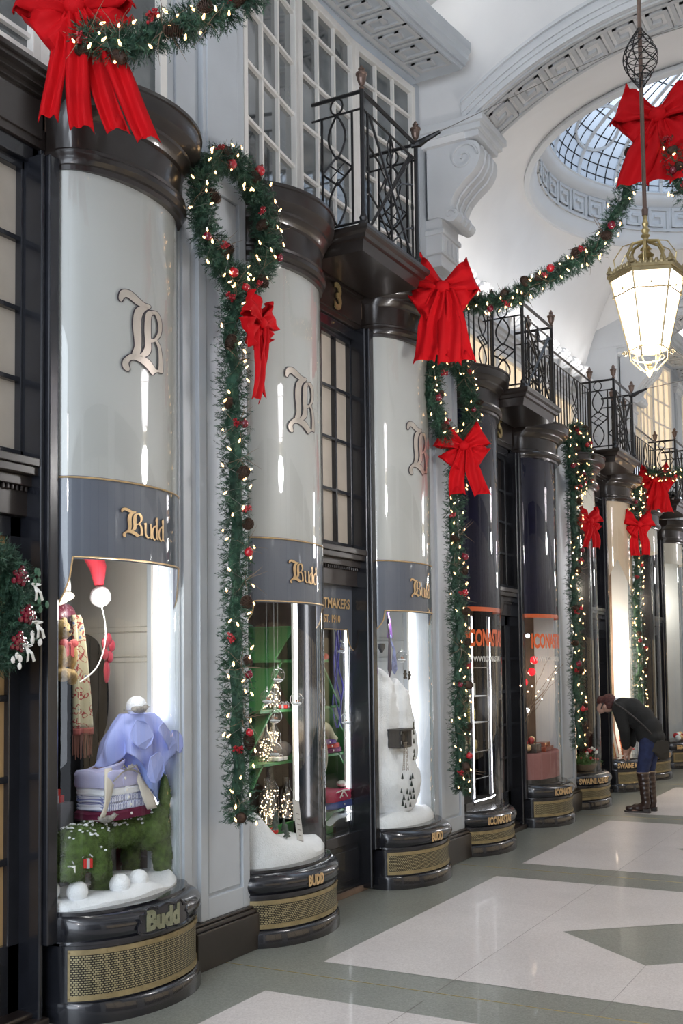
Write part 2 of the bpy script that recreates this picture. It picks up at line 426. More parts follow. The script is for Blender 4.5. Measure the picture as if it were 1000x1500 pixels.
def upper_windows(y0, y1, n, warm=False, zb=4.60, zt=6.46, flat=None):
    "n sashes of three panes, white frames and bars"
    global WN
    f = lambda t: flat if flat is not None else wx_up(t)
    for s_ in range(n):
        WN += 1
        t = thing('window_%d' % WN, None, None, (0, 0, 0)); t['kind'] = 'structure'
        ta, tb = s_/n, (s_+1)/n
        A = Vector((f(ta), lerp(y0, y1, ta), 0)); B = Vector((f(tb), lerp(y0, y1, tb), 0))
        d = (B-A); Lw = d.length; d.normalize(); nrm = Vector((d.y, -d.x, 0))
        def bar(s0, s1, z0, z1, dep, mb, back=.04):
            c = A+d*((s0+s1)/2)+Vector((0, 0, (z0+z1)/2))+nrm*((dep-back)/2)
            mb.obox(c, d*((s1-s0)/2), nrm*((dep+back)/2), (0, 0, (z1-z0)/2))
        fr = MB(); fw = .055
        bar(0, fw, zb, zt, .03, fr); bar(Lw-fw, Lw, zb, zt, .03, fr); bar(fw, Lw-fw, zb, zb+.05, .03, fr); bar(fw, Lw-fw, zt-.06, zt, .03, fr)
        fr.build('window_frame', M['whitewood'], t, bevel=.004)
        mu = MB(); pw = (Lw-2*fw)/3
        for i in (1, 2): bar(fw+pw*i-.012, fw+pw*i+.012, zb+.05, zt-.06, .012, mu)
        z = 4.73
        while z < zt-.1:
            if z > zb+.1: bar(fw, Lw-fw, z-.011, z+.011, .014, mu)
            z += .367
        mu.build('glazing_bars', M['whitewood'], t)
        pb = MB(); bar(fw-.005, Lw-fw+.005, zb+.04, zt-.05, -.012, pb, .022); pb.build('pane', M['warmpane'] if warm else M['winpane'], t)
WN = 0
upper_windows(2.10, 4.67, 3); upper_windows(5.43, 8.0, 3)
upper_windows(15.4, 18.0, 3, warm=True); upper_windows(18.8, 21.4, 3, warm=True)
for py in (PY[0], PY[1], PY[2], PY[4], PY[5]): upper_pilaster(py)
# lintel band and soffit with key pattern for the arch bays
def key_path():   # one unit of the Greek key in a 1 x 1 cell, as centre lines
    return [[(0, 0), (0, 1), (.82, 1), (.82, .22), (.28, .22), (.28, .66), (.55, .66)], [(0, 0), (1, 0)]]
def key_relief(mapfn, n, h=.012, wd=.11, sub=4):
    "mapfn(u,v,h) -> point, u in 0..n along, v 0..1 across"
    mb = MB(); nseg = 0
    for k in range(n):
        for path in key_path():
            for (a, c), (d, e) in zip(path, path[1:]):
                nseg += 1; hh = h*(1+.06*(nseg % 7))
                if a == d: us = (a-wd/2, a+wd/2); vs = (min(c, e)-wd/2, max(c, e)+wd/2)
                else: us = (min(a, d)-wd/2, max(a, d)+wd/2); vs = (c-wd/2, c+wd/2)
                us = [us[0]*.94+k, us[1]*.94+k]; m_ = max(1, int((us[1]-us[0])*sub))
                for q in range(m_):
                    ua, ub = lerp(us[0], us[1], q/m_), lerp(us[0], us[1], (q+1)/m_)
                    V = [mapfn(x, y, z) for z in (-.002, hh) for x in (ua, ub) for y in vs]
                    mb.add(V, [(4, 5, 7, 6), (0, 2, 3, 1), (0, 1, 5, 4), (2, 6, 7, 3), (0, 4, 6, 2), (1, 3, 7, 5)])
    return mb
def arch_bay(ya, yb, side=1):
    "soffit ledge with key relief and the vault between two transverse arches"
    ymid = (ya+yb)/2
    def X(x): return x if side > 0 else 2*XM-x
    segs = []
    if side > 0:
        for m0, m1 in ((ya, ymid-.2), (ymid-.2, yb)): segs.append((m0, m1))
    else: segs.append((ya, yb))
    for y0, y1 in segs:
        n = 14; t = thing('trim_soffit', None, None); t['kind'] = 'structure'
        def xo(tt): return .36-.14*sin(pi*tt)
        prof = [(-.5, 0), (-.02, 0), (0, .02), (.02, .02), (.02, .04), (.045, .06), (.045, .10), (.07, .13), (.07, .20), (.03, .22), (-.5, .22)]
        V = []; np_ = len(prof)
        for i in range(n+1):
            tt = i/n
            for a, z in prof: V.append((X((xo(tt)+a) if a > -.4 else -.5), lerp(y0, y1, tt), UPZ+z))
        Fs = [(i*np_+k, i*np_+(k+1) % np_, (i+1)*np_+(k+1) % np_, (i+1)*np_+k) for i in range(n) for k in range(np_)]
        Fs += [tuple(range(np_)), tuple(range(n*np_, (n+1)*np_))]
        m_ = MB(); m_.add(V, Fs); m_.build('soffit_ledge', M['pier'], t)
        nk = 13
        kb = key_relief(lambda u, v, h: (X(lerp(xo(u/nk)-.36, xo(u/nk)-.05, v)), lerp(y0+.1, y1-.1, u/nk), UPZ-h), nk, .014)
        kb.build('key_pattern', M['relief'], t)
        m_ = MB()
        for a0_, a1_ in ((-.42, -.40), (-.02, -.005)):
            m_.grid(n+1, 2, lambda a, c: (X(xo(a)+(a0_ if c < .5 else a1_)), lerp(y0+.05, y1-.05, a), UPZ-.008))
        m_.build('edge_moulding', M['pier'], t, solid=.012)
# arches: band with key relief on the underside
def archz(x, zs, zc, hw=1.78):   # segmental arch height
    d = min(abs(x-XM)/hw, 1); R_ = (hw*hw+(zc-zs)**2)/(2*(zc-zs)); return zc-R_+math.sqrt(R_*R_-(d*hw)**2)
def arch(y0, y1, zs, zc, nm):
    t = thing(nm, None, None); t['kind'] = 'structure'; n = 40; xa, xb = XM-1.80, XM+1.80
    m_ = MB(); xs = [lerp(xa, xb, i/n) for i in range(n+1)]
    top = 8.2
    V = [(x, y, z) for x in xs for y in (y0, y1) for z in (archz(x, zs, zc, 1.8), top)]
    Fs = []
    for i in range(n):
        a = i*4; c = a+4
        Fs += [(a, c, c+1, a+1), (a+2, a+3, c+3, c+2), (a, a+2, c+2, c), (a+1, c+1, c+3, a+3)]
    m_.add(V, Fs); m_.box(-.9, xa, y0, y1, zs-.1, top); m_.box(xb, XW+.9, y0, y1, zs-.1, top)
    m_.build('arch_body', M['white'], t)
    for yy, sg in ((y0, -1), (y1, 1)):   # stepped archivolt mouldings on both faces
        m_ = MB()
        for r0, r1, dp in ((0, .05, .02), (.05, .09, .035), (.09, .16, .05), (.16, .19, .075)):
            V = [(x, yy+sg*q, archz(x, zs, zc, 1.8)+r) for x in xs for q in (0, dp) for r in (r0, r1)]
            for i in range(n):
                a = i*4; c = a+4; m_.f += []
            m_.add(V, [f_ for i in range(n) for f_ in ((i*4, i*4+4, i*4+5, i*4+1), (i*4+2, i*4+3, i*4+7, i*4+6), (i*4, i*4+2, i*4+6, i*4+4), (i*4+1, i*4+5, i*4+7, i*4+3))])
        m_.build('archivolt', M['offwhite'], t)
    nk = 13
    def mp(u, v, h):
        x = lerp(xa+.12, xb-.12, u/nk); return (x, lerp(y0+.09, y1-.09, v), archz(x, zs, zc, 1.8)-h)
    key_relief(mp, nk, .022, .13).build('key_pattern', M['relief'], t)
    for q in (y0+.02, y1-.05):
        m_ = MB(); m_.grid(n+1, 2, lambda a, c: (lerp(xa, xb, a), q+.03*c, archz(lerp(xa, xb, a), zs, zc, 1.8)-.012)); m_.build('arch_fillet', M['relief'], t, solid=.018)
arch(8.14, 8.62, 6.10, 6.70, 'trim_arch_near'); arch(14.55, 15.05, 5.95, 6.6, 'trim_arch_far'); arch(1.45, 1.93, 6.10, 6.70, 'trim_arch_behind')
arch(21.6, 22.1, 5.95, 6.6, 'trim_arch_end')
arch_bay(1.93, 8.0); arch_bay(15.05, 21.5); arch_bay(1.93, 8.14, -1); arch_bay(15.05, 21.5, -1)
# consoles under the arch springings
def console(y0, y1, side, z0=6.06):
    t = thing('trim_console', None, None); t['kind'] = 'structure'
    X = (lambda x: x) if side > 0 else (lambda x: 2*XM-x)
    pts = [(-.06, 0), (.30, 0), (.385, -.03), (.42, -.10), (.41, -.19), (.36, -.27), (.27, -.34), (.19, -.42), (.155, -.50), (.165, -.55), (.20, -.57), (.215, -.61), (.19, -.65), (.14, -.66), (.09, -.63), (.03, -.60), (-.06, -.60)]
    sp = [p for p in smoothpoly([(*p, 1) if i in (0, 1, 15, 16) else p for i, p in enumerate(pts)], 3)]
    m_ = MB(); m_.prism(sp, y0, y1, lambda p, q, a: (X(p), a, z0+q)); m_.build('scroll', M['offwhite'], t)
    m_ = MB()
    for yy in (y0-.008, y1+.008):   # volute spirals in relief on both cheeks
        m_.tube([(X(.27+(.13-.012*a)*cos(a)), yy, z0-.145+(.13-.012*a)*sin(a)) for a in [i*.35 for i in range(30)]], .011, 5)
        m_.tube([(X(.14+(.05-.008*a)*cos(a)), yy, z0-.60+(.05-.008*a)*sin(a)) for a in [i*.4 for i in range(14)]], .008, 5)
    for k in (-1, 0, 1):
        m_.tube([(X(p+.004), (y0+y1)/2+k*.09, z0+q) for p, q in pts[2:13]], .012, 5)
    m_.build('volute', M['offwhite'], t)
    m_ = MB()
    for dz, e in ((0, .0), (.05, .03), (.10, .06)): m_.box(*sorted((X(-.2), X(.42+e))), y0-.03-e, y1+.03+e, z0+dz, z0+dz+.06)
    m_.build('abacus', M['offwhite'], t, bevel=.005)
    m_ = MB(); m_.box(*sorted((X(-.1), X(.06))), y0+.02, y1-.02, z0-.9, z0-.60); m_.box(*sorted((X(-.1), X(.08))), y0, y1, z0-.74, z0-.70); m_.box(*sorted((X(-.1), X(.04))), y0+.05, y1-.05, z0-1.0, z0-.9)
    for k in range(4): m_.box(*sorted((X(.06), X(.07))), lerp(y0+.06, y1-.06, k/3)-.02, lerp(y0+.06, y1-.06, k/3)+.02, z0-.88, z0-.76)
    m_.build('drop_block', M['offwhite'], t, bevel=.004)
for y0, z in ((8.183, 6.005), (14.593, 5.825)):
    for sd in (1, -1): console(y0, y0+.40, sd, z)
# vaults
def vault(y0, y1, nm):
    m_ = MB(); n = 26; m_.grid(n+1, 12, lambda a, c: (lerp(-.5, XW+.5, a), lerp(y0, y1, c), 6.68+.95*math.sqrt(max(0, 1-(2*a-1)**2))))
    struct(m_.build(nm, M['white'], smooth=True, solid=.05))
vault(1.9, 8.2, 'ceiling_near'); vault(15.0, 21.7, 'ceiling_far'); vault(-2, 1.5, 'ceiling_behind')
# dome bay ceiling, ring and glazed dome
DC = (2.0, 11.62); DR = 2.16; ZR = 6.84; x0d, x1d, y0d, y1d = -.6, XW+.6, 8.60, 14.57
def bz(x, y):
    if y < y0d+.02: return max(archz(x, 6.10, 6.70, 1.8)+.0, 6.0) if .3 < x < 3.9 else lerp(5.5, 6.1, max(0, min(1, (x+.6)/.9)) if x < 2 else max(0, min(1, (x1d-x)/.9)))
    if y > y1d-.02: return 6.05+.7*sin(pi*max(0, min(1, (x-x0d)/(x1d-x0d))))
    return 5.40+.12*sin(pi*(y-y0d)/(y1d-y0d))
def domeceil(a, c):
    an = 2*pi*a; dx, dy = cos(an), sin(an)
    tt = min([(x1d-DC[0])/dx if dx > 1e-6 else 1e9, (x0d-DC[0])/dx if dx < -1e-6 else 1e9, (y1d-DC[1])/dy if dy > 1e-6 else 1e9, (y0d-DC[1])/dy if dy < -1e-6 else 1e9])
    r = lerp(DR, max(tt, DR+.01), c); x, y = DC[0]+dx*r, DC[1]+dy*r
    xe, ye = DC[0]+dx*tt, DC[1]+dy*tt; zb_ = bz(xe, ye)
    return (x, y, ZR+(zb_-ZR)*c**1.7)
m_ = MB(); m_.grid(144, 14, domeceil, close_u=True); struct(m_.build('ceiling_dome_bay', M['white'], smooth=True))
t = thing('ceiling_dome', None, None, (DC[0], DC[1], 0)); t['kind'] = 'structure'
m_ = MB(); m_.lathe([(DR+.07, ZR-.02), (DR+.07, ZR-.05), (DR+.03, ZR-.06), (DR+.01, ZR-.03), (DR-.01, ZR), (DR-.02, ZR+.05), (DR-.04, ZR+.08), (DR-.05, ZR+.42), (DR-.07, ZR+.44), (DR-.13, ZR+.47), (DR-.15, ZR+.52), (DR-.15, ZR+.56)], seg=96)
m_.f = m_.f[:-2]; m_.build('drum', M['offwhite'], t, smooth=True, solid=.03)
nk = 44
key_relief(lambda u, v, h: ((DR-.045-h)*cos(2*pi*u/nk), (DR-.045-h)*sin(2*pi*u/nk), ZR+.12+.26*v), nk, .032, .12, 3).build('key_pattern', M['relief'], t)
RG = DR-.15; ZG = ZR+.54; DH = .95
def dp(a, e): return (RG*cos(e)*cos(a), RG*cos(e)*sin(a), ZG+DH*sin(e))
M['domeglass'] = bpy.data.materials.new('dome_glass'); m = M['domeglass']; m.use_nodes = True; nt = m.node_tree; nt.nodes.remove(nt.nodes['Principled BSDF'])
tr = nt.nodes.new('ShaderNodeBsdfTransparent'); tr.inputs[0].default_value = (.30, .34, .38, 1); tl = nt.nodes.new('ShaderNodeBsdfTranslucent'); tl.inputs[0].default_value = (.42, .47, .53, 1)
mxs = nt.nodes.new('ShaderNodeMixShader'); mxs.inputs[0].default_value = .45; nt.links.new(tr.outputs[0], mxs.inputs[1]); nt.links.new(tl.outputs[0], mxs.inputs[2]); nt.links.new(mxs.outputs[0], nt.nodes['Material Output'].inputs[0])
m_ = MB(); m_.grid(64, 14, lambda a, c: dp(2*pi*a, c*pi/2*.98), close_u=True); m_.build('dome_glazing', M['domeglass'], t, smooth=True)
rb = MB(); gbm = MB()
for k in range(20):
    a = 2*pi*k/20; rb.tube([dp(a, e*pi/2/12*.96) for e in range(13)], .028, 4)
    for q in (.25, .5, .75):
        gbm.tube([dp(a+2*pi*q/20, e*pi/2/10*.9) for e in range(11)], .008, 4)
for e in (.10, .22, .34, .48, .64, .82, 1.02): gbm.tube([dp(2*pi*i/72, e) for i in range(72)], .008, 4, closed=True)
for e in (.0, 1.2): rb.tube([dp(2*pi*i/72, e) for i in range(72)], .03, 4, closed=True)
for k in range(10):    # oval tracery between the ribs
    a = 2*pi*(k+.5)/10
    rb.tube([dp(a+.20*cos(q), .52+.20*sin(q)) for q in [2*pi*i/20 for i in range(20)]], .024, 4, closed=True)
rb.build('dome_ribs', M['offwhite'], t); gbm.build('glazing_bars', M['iron'], t)
# skylight over the open bay behind the camera is left open; walls of the dome bay, set back above the shop cornices
b = MB(); b.box(-.75, -.6, 8.4, 14.75, 4.2, 5.6); b.box(-.75, -.1, 8.45, 8.75, 4.2, 6.2); b.box(-.75, -.08, 14.5, 14.8, 4.2, 6.3)
b.box(-.9, .34, 14.488, 14.62, 5.95, 8)
struct(b.build('wall_upper', M['offwhite']))
upper_windows(9.2, 14.1, 5, warm=True, zb=4.35, zt=5.15, flat=-.585)
t = thing('trim_cornice', None, None); t['kind'] = 'structure'
b = MB()
for z, e in ((5.18, .03), (5.23, .06), (5.28, .10), (5.33, .14)): b.box(-.62, -.60+e, 8.75, 14.5, z, z+.055)
b.box(-.62, -.55, 14.44, 14.5, 5.1, 5.4)
for z, e in ((6.24, .03), (6.28, .05), (6.34, .09)): b.box(-.7, 4.9, 14.55-e, 14.56, z, z+.05)
for z, e in ((6.24, .03), (6.30, .05)): b.box(-.7, .32, 8.62, 8.62+e, z-.2, z-.15)
b.build('cornice_moulding', M['offwhite'], t, bevel=.004)
sb = MB()   # shell frieze standing on the cornice
for k in range(12):
    yc_ = 9.1+k*.46
    for j in range(7):
        a = radians(-66+22*j); r = .25
        sb.tube([(-.50, yc_, 5.39), (-.46, yc_+r*.55*sin(a), 5.39+r*.55*cos(a)), (-.40, yc_+r*sin(a), 5.39+r*cos(a))], [.008, .022, .034], 6)
sb.build('shell_frieze', M['white'], t, smooth=True)
bd = MB()
for i in range(64):
    x = lerp(-.55, 2.1, i/63); bd.sphere((x, 14.535, 6.42+.34*sin(pi*(x+.55)/5.3)), .017, 6, 4)
bd.build('bead_moulding', M['relief'], t)
# opposite side of the arcade (only met in reflections and from another position)
b = MB(); b.box(XW+.05, XW+.25, -2, YE, 3.95, UPZ+.3)
for py in PY: b.box(XW+.02, XW+.3, py-.3, py+.3, .0, 4.0); b.box(XW-.02, XW+.2, py-.2, py+.2, 4.0, 6.2)
struct(b.build('wall_right', M['offwhite']))
b = MB(); b.box(XW+.3, XW+.4, -2, YE, 0, 4.0)
struct(b.build('wall_right_shops', M['darkin']))
for k in range(7):
    y0 = PY[k]+.3
    if k == 6: break
    t = thing('window_right_%d' % (k+1), None, None); t['kind'] = 'structure'
    b = MB(); b.box(XW-.05, XW+.3, y0, y0+L-.6, 0, .45); b.box(XW-.05, XW+.3, y0, y0+L-.6, 3.5, 3.95)
    for q in (0, .9, 1.83, 2.68): b.box(XW, XW+.1, y0+q, y0+q+.05, .45, 3.5)
    b.build('window_frame', M['black'], t)
    b = MB(); b.box(XW+.04, XW+.05, y0, y0+L-.6, .45, 2.1); b.build('pane', M['warmpane'], t)
    b = MB(); b.box(XW+.04, XW+.05, y0, y0+L-.6, 2.1, 3.5); b.build('blind_panel', M['frost'], t)
b = MB(); b.box(-1, XW+1, YE, YE+.1, 0, 8); struct(b.build('wall_end', M['offwhite']))
# ================================================================== BOW WINDOWS
def grille_mat():
    m = mat('woven_brass_grille', (.2, .17, .1), .4, metal=.5); nt = m.node_tree; b = nt.nodes['Principled BSDF']
    uv = nt.nodes.new('ShaderNodeUVMap'); br = nt.nodes.new('ShaderNodeTexBrick')
    br.inputs['Scale'].default_value = 1; br.inputs['Brick Width'].default_value = .0165; br.inputs['Row Height'].default_value = .0105
    br.inputs['Mortar Size'].default_value = .0022; br.inputs['Color1'].default_value = (.50, .44, .27, 1); br.inputs['Color2'].default_value = (.38, .33, .19, 1); br.inputs['Mortar'].default_value = (.02, .018, .015, 1)
    bp = nt.nodes.new('ShaderNodeBump'); bp.inputs['Strength'].default_value = .8; bp.inputs['Distance'].default_value = .004; bp.invert = True
    nt.links.new(uv.outputs[0], br.inputs['Vector']); nt.links.new(br.outputs['Color'], b.inputs['Base Color']); nt.links.new(br.outputs['Fac'], bp.inputs['Height']); nt.links.new(bp.outputs[0], b.inputs['Normal'])
    return m
M['grille'] = grille_mat()

GB = [  # pieces of the blackletter B, traced coordinates (y down)
 [(100,315),(85,290),(92,220),(115,180),(160,163),(205,180),(250,215),(295,240),(345,237),(352,262),(300,290),(270,330),(258,298),(225,290),(180,262),(150,245),(125,262),(112,300)],
 [(268,290),(222,335),(200,420),(194,540),(203,660),(208,760),(188,852),(238,858),(260,780),(266,640),(263,500),(271,400),(300,325),(350,264)],
 [(355,298),(314,336),(299,420),(294,560),(302,700),(274,800),(238,850),(290,845),(334,800),(356,740),(356,640),(356,400),(371,335),(395,310)],
 [(350,300),(395,280),(432,278),(465,330),(478,410),(465,510),(430,580),(400,620),(365,650),(350,640),(354,610),(385,600),(415,550),(435,480),(432,400),(415,345),(392,316),(365,340)],
 [(418,590),(455,640),(475,720),(485,830),(485,940),(440,950),(400,975),(370,1010),(330,970),(270,925),(215,910),(175,930),(158,970),(168,1030),(150,1057),(120,1035),(112,980),(130,920),(190,850),(285,842),(340,860),(380,900),(407,930),(432,920),(440,830),(436,720),(420,650),(402,620)]]
GU = [[(450,475),(490,450),(502,470),(499,620),(515,668),(542,690),(565,655),(562,480),(550,465),(582,452),(592,480),(588,650),(604,688),(578,720),(560,690),(520,715),(472,650),(470,490)]]
GDD = [[(690,462),(648,488),(612,570),(612,660),(660,735),(700,702),(735,722),(738,692),(722,676),(724,350),(700,343),(682,372),(690,420)], [(688,502),(655,528),(640,600),(645,660),(670,698),(688,682)]]
def glyph(polys, sx, sy, ox, oy, grow=0, smooth=2, ext=.0004, joined=False):
    V, Fs = [], []
    def prep(p, sgn=1):
        p = smoothpoly(p, smooth)
        if grow:
            ar = sum(a[0]*c[1]-c[0]*a[1] for a, c in zip(p, p[1:]+p[:1])); o_ = 1 if ar > 0 else -1; q = []
            for i in range(len(p)):
                t_ = Vector(p[(i+1) % len(p)])-Vector(p[i-1]); t_ = t_.normalized() if t_.length > 0 else t_
                q.append((p[i][0]+t_.y*grow*o_*sgn, p[i][1]-t_.x*grow*o_*sgn))
            p = q
        return [((x-ox)*sx, -(y-oy)*sy) for x, y in p]
    sets = [[prep(polys[0])]+[prep(q, -1) for q in polys[1:]]] if joined else [[prep(p)] for p in polys]
    for s_ in sets:
        v, f = poly_curve_mesh(s_, ext); n = len(V); V += v; Fs += [tuple(i+n for i in q) for q in f]
    return V, Fs
def big_b(grow=0): return glyph(GB, .33/400, .415/894, 85, 610, grow, 3)
def word_budd(grow=0):
    V, Fs = [], []
    for pol, sx, dx, jn in ((GB, .5e-3*285/400, 0, 0), (GU, .36e-3, .148, 0), (GDD, .36e-3, .212, 1), (GDD, .36e-3, .270, 1)):
        if pol is GB: v, f = glyph(pol, .145/400, .148/894, 85, 610, grow*2, 2)
        else: v, f = glyph(pol, .47e-3, .148/495, pol[0][0][0] if pol is GU else 612, 492, grow, 2, joined=bool(jn))
        n = len(V); V += [(x+dx, y, z) for x, y, z in v]; Fs += [tuple(i+n for i in q) for q in f]
    return V, Fs

def bay_window(yc, side, zb, zt, label, style, sill_txt=None, phi_txt=-.35, fas=.43):
    B = Bay(yc, side); t = thing('bow_window', label, 'shop window', (0, 0, 0), 0, None)
    g = .13
    ol = B.outline
    # plinth and core of the stall riser
    b = MB(); sweep(b, [(ol(.13), 0), (ol(.13), .075), (ol(.115), .095), (ol(.095), .10), (ol(.095), zb-.14)]); b.build('plinth', M['black'], t, smooth=True)
    # rounded sill
    zs = zb-.14
    b = MB(); sweep(b, [(ol(o_), zs+z) for o_, z in ((.09, -.012), (.112, -.008), (.112, .006), (.10, .010), (.125, .03), (.135, .055), (.13, .08), (.105, .105), (.065, .122), (.05, .125), (.05, .14), (.018, .142), (.0, .142))])
    b.build('sill', M['black'], t, smooth=True)
    # woven grille and its brass frame
    z0, z1 = .11, zb-.17
    cl = .43
    def strip(off, za, zb_, pa, pb, n=34, name='', m=None, par=t, thick=0, uv=False):
        m_ = MB(); ph = [lerp(pa, pb, i/n) for i in range(n+1)]
        for p in ph:
            x, y, _ = B.pt(p, off); m_.v += [(x, y, za(p) if callable(za) else za), (x, y, zb_(p) if callable(zb_) else zb_)]
        m_.f = [(2*i, 2*i+2, 2*i+3, 2*i+1) for i in range(n)]
        return m_
    pl = math.asin((.447+.025)/B.a(.1))
    pA, pB = (-pl, pi/2*.97) if side < 0 else (-pi/2*.97, pl)
    def arcs(off): return {}
    m_ = strip(.100, z0, z1, pA, pB)
    uvs = {}
    acc = 0
    for i in range(0, len(m_.v), 2):
        if i: acc += math.dist(m_.v[i][:2], m_.v[i-2][:2])
        uvs[(round(m_.v[i][0], 5), round(m_.v[i][1], 5))] = acc
    gr = m_.build('ventilation_grille', M['grille'], t, uvfn=lambda co: (uvs.get((round(co.x, 5), round(co.y, 5)), 0), co.z))
    fr = MB()
    def band(off, d, za, zb_, pa, pb, mb, n=34):
        ph = [lerp(pa, pb, i/n) for i in range(n+1)]; V = []
        for p in ph:
            for q in (off, off+d):
                x, y, _ = B.pt(p, q); V += [(x, y, za), (x, y, zb_)]
        mb.add(V, [f_ for i in range(n) for f_ in ((4*i+2, 4*i+6, 4*i+7, 4*i+3), (4*i, 4*i+4, 4*i+6, 4*i+2), (4*i+1, 4*i+3, 4*i+7, 4*i+5))]+[(0, 1, 3, 2), (4*n, 4*n+2, 4*n+3, 4*n+1)])
    band(.098, .010, z0-.002, z0+.022, pA, pB, fr); band(.098, .010, z1-.022, z1+.002, pA, pB, fr)
    band(.098, .010, z0, z1, pA, pA+.035, fr, 2); band(.098, .010, z0, z1, pB-.06, pB, fr, 2)
    for i in range(7):
        p = lerp(pA+.02, pB-.03, i/6)
        for z in (z0+.01, z1-.01): x, y, _ = B.pt(p, .110); fr.sphere((x, y, z), .005, 6, 4)
    fr.build('grille_frame', M['brassdull'], t)
    # glass from sill to fascia: clear below, panel above
    gp = MB(); gp = strip(0, zb, zt, -pi/2, pi/2, 44); gp.build('glass_pane', M['glass'], t, smooth=True)
    # door-side post, pier-side bead
    ds = yc+side*(GA+.0)
    b = MB(); s_ = side
    b.box(-.30, X0+.045, *sorted((ds+s_*.005, ds+s_*.075)), zs, zt+.02)
    b.box(-.30, X0+.02, *sorted((ds+s_*.075, ds+s_*.10)), zs*0+.02, zt+.02); b.box(-.30, X0+.035, *sorted((ds-s_*.006, ds+s_*.02)), zs+.13, zt+.02)
    b.build('door_side_post', M['black'], t, bevel=.008)
    b = MB(); ps = yc-side*(GA+.0); b.box(-.30, X0+.02, *sorted((ps-s_*.003, ps-s_*.03)), zs+.1, zt+.02); b.build('pier_side_bead', M['black'], t)
    # fascia
    k = fas/.45
    b = MB(); sweep(b, [(ol(o_), zt+z*k) for o_, z in ((-.01, -.03), (.025, -.03), (.03, -.005), (.045, .0), (.062, .02), (.062, .045), (.05, .06), (.055, .075), (.03, .085), (.03, .235), (.045, .245), (.06, .27), (.085, .29), (.09, .305), (.13, .33), (.145, .345), (.15, .365), (.15, .425), (.16, .43), (.16, .45), (.12, .452))])
    b.build('fascia', M['brownblack'], t, smooth=True, sharp=24)
    ztop = zt+.45*k
    # interior deck, head panel
    b = MB(); b.add([(x, y, zb-.005) for x, y in ol(-.012, clip=.44, back=-1.2)], [tuple(range(38))]); b.add([(x, y, 0) for x, y in ol(-.2)], [])
    b.build('display_deck', M['snow'] if style == 'budd' else M['cream'], t)
    n = 60
    if style == 'budd':
        zl, zh, zd = (2.18, 2.585, 1.95) if yc < 5 else ((2.045, 2.45, 1.90) if yc < 6.5 else (2.055, 2.45, 1.91))
        p_notch = radians(62); p_in = radians(52)
        def zlow(p):
            d = p*side     # door side positive
            pp = d if True else 0
            q = abs(p)
            if side*p < radians(66): return zl
            s0 = (side*p-radians(66))/radians(24)
            return zl-.04-(zl-.04-zd)*math.sin(min(1, s0*1.15)*pi/2)**.8 if s0 > .0 else zl
        if side > 0:
            def zlow2(p):
                # B: notch is seen on the pier side as well
                return zlow(p) if p > 0 else zlow(-p)
        else:
            def zlow2(p): return zlow(p) if p < 0 else zlow(-p)
        strip(-.006, lambda p: zh, zt, -pi/2, pi/2, n).build('frosted_panel', M['frost'], t, smooth=True)
        bo = strip(-.006, zlow2, zh, -pi/2, pi/2, n).build('sign_band', M['band'], t, smooth=True)
        ln = MB()
        ph = [lerp(-pi/2, pi/2, i/n) for i in range(n+1)]
        for zz in (lambda p: zh-.008, lambda p: zlow2(p)+.010):
            ln.tube([(B.pt(p, .002)[0], B.pt(p, .002)[1], zz(p)) for p in ph], .0045, 4)
        for e in (-1, 1): ln.tube([(*B.pt(e*radians(84), .002)[:2], z) for z in (zd+.03, zh-.01)], .0045, 4)
        ln.build('gilt_line', M['gold'], bo)
        v, f = big_b(9); v, f = B.decal(v, f, radians(-27), 3.345 if yc < 5 else 3.33, 0, .0012); m_ = MB(); m_.add(v, f); ob = m_.build('initial_letter_edge', M['outline'], t)
        v, f = big_b(); v, f = B.decal(v, f, radians(-27), 3.345 if yc < 5 else 3.33, 0, .0024); m_ = MB(); m_.add(v, f); m_.build('initial_letter', M['silverlet'], t)
        zt_ = 2.375 if yc < 5 else 2.245
        v, f = word_budd(5); v, f = B.decal(v, f, radians(-25), zt_, 0, .0012, .01); m_ = MB(); m_.add(v, f); m_.build('shop_name_edge', M['outline'], bo)
        v, f = word_budd(); v, f = B.decal(v, f, radians(-25), zt_, 0, .0024, .01); m_ = MB(); m_.add(v, f); m_.build('shop_name', M['gold'], bo)
    elif style == 'navy':
        strip(-.006, 2.16, zt, -pi/2, pi/2, n).build('navy_panel', M['navy'], t, smooth=True)
        strip(-.005, 2.125, 2.165, -pi/2, pi/2, n).build('orange_stripe', M['orange'], t, smooth=True)
        v, f = text_mesh('ICONASTAS', .20, .0005, .008, .55); v, f = B.decal(v, f, radians(-66), 1.82, 0, .004, .015); m_ = MB(); m_.add(v, f); m_.build('shop_name', M['orange'], t)
        v, f = text_mesh('WWW.ICONASTAS', .065, .0005, .001, .9); v, f = B.decal(v, f, radians(-62), 1.68, 0, .004, .015); m_ = MB(); m_.add(v, f); m_.build('web_address', M['wvinyl'], t)
    elif style == 'beige':
        strip(-.006, lambda p: 3.0-.5*abs(sin(p+.9)) if True else 0, zt, -pi/2, radians(20), n).build('beige_panel', M['beigepanel'], t, smooth=True)
    elif style == 'plain':
        strip(-.006, zt-.35, zt, -pi/2, pi/2, n).build('head_panel', M['cream'], t, smooth=True)
    # lettering on the sill
    if sill_txt == 'Budd':
        pl = MB(); pts = [(-.20, -.05), (-.21, -.02), (-.19, .0), (-.20, .025), (-.16, .035), (-.12, .06), (-.07, .05), (0, .062), (.07, .05), (.12, .06), (.16, .035), (.20, .025), (.19, 0), (.21, -.02), (.20, -.05), (.12, -.06), (0, -.052), (-.12, -.06)]
        v, f = poly_curve_mesh([smoothpoly([(x*.82, y*1.05) for x, y in pts], 3)], .004)
        v, f = B.decal(v, f, radians(-8), zs+.072, .13, .008, .015); pl.add(v, f); po = pl.build('name_plaque', M['black'], t)
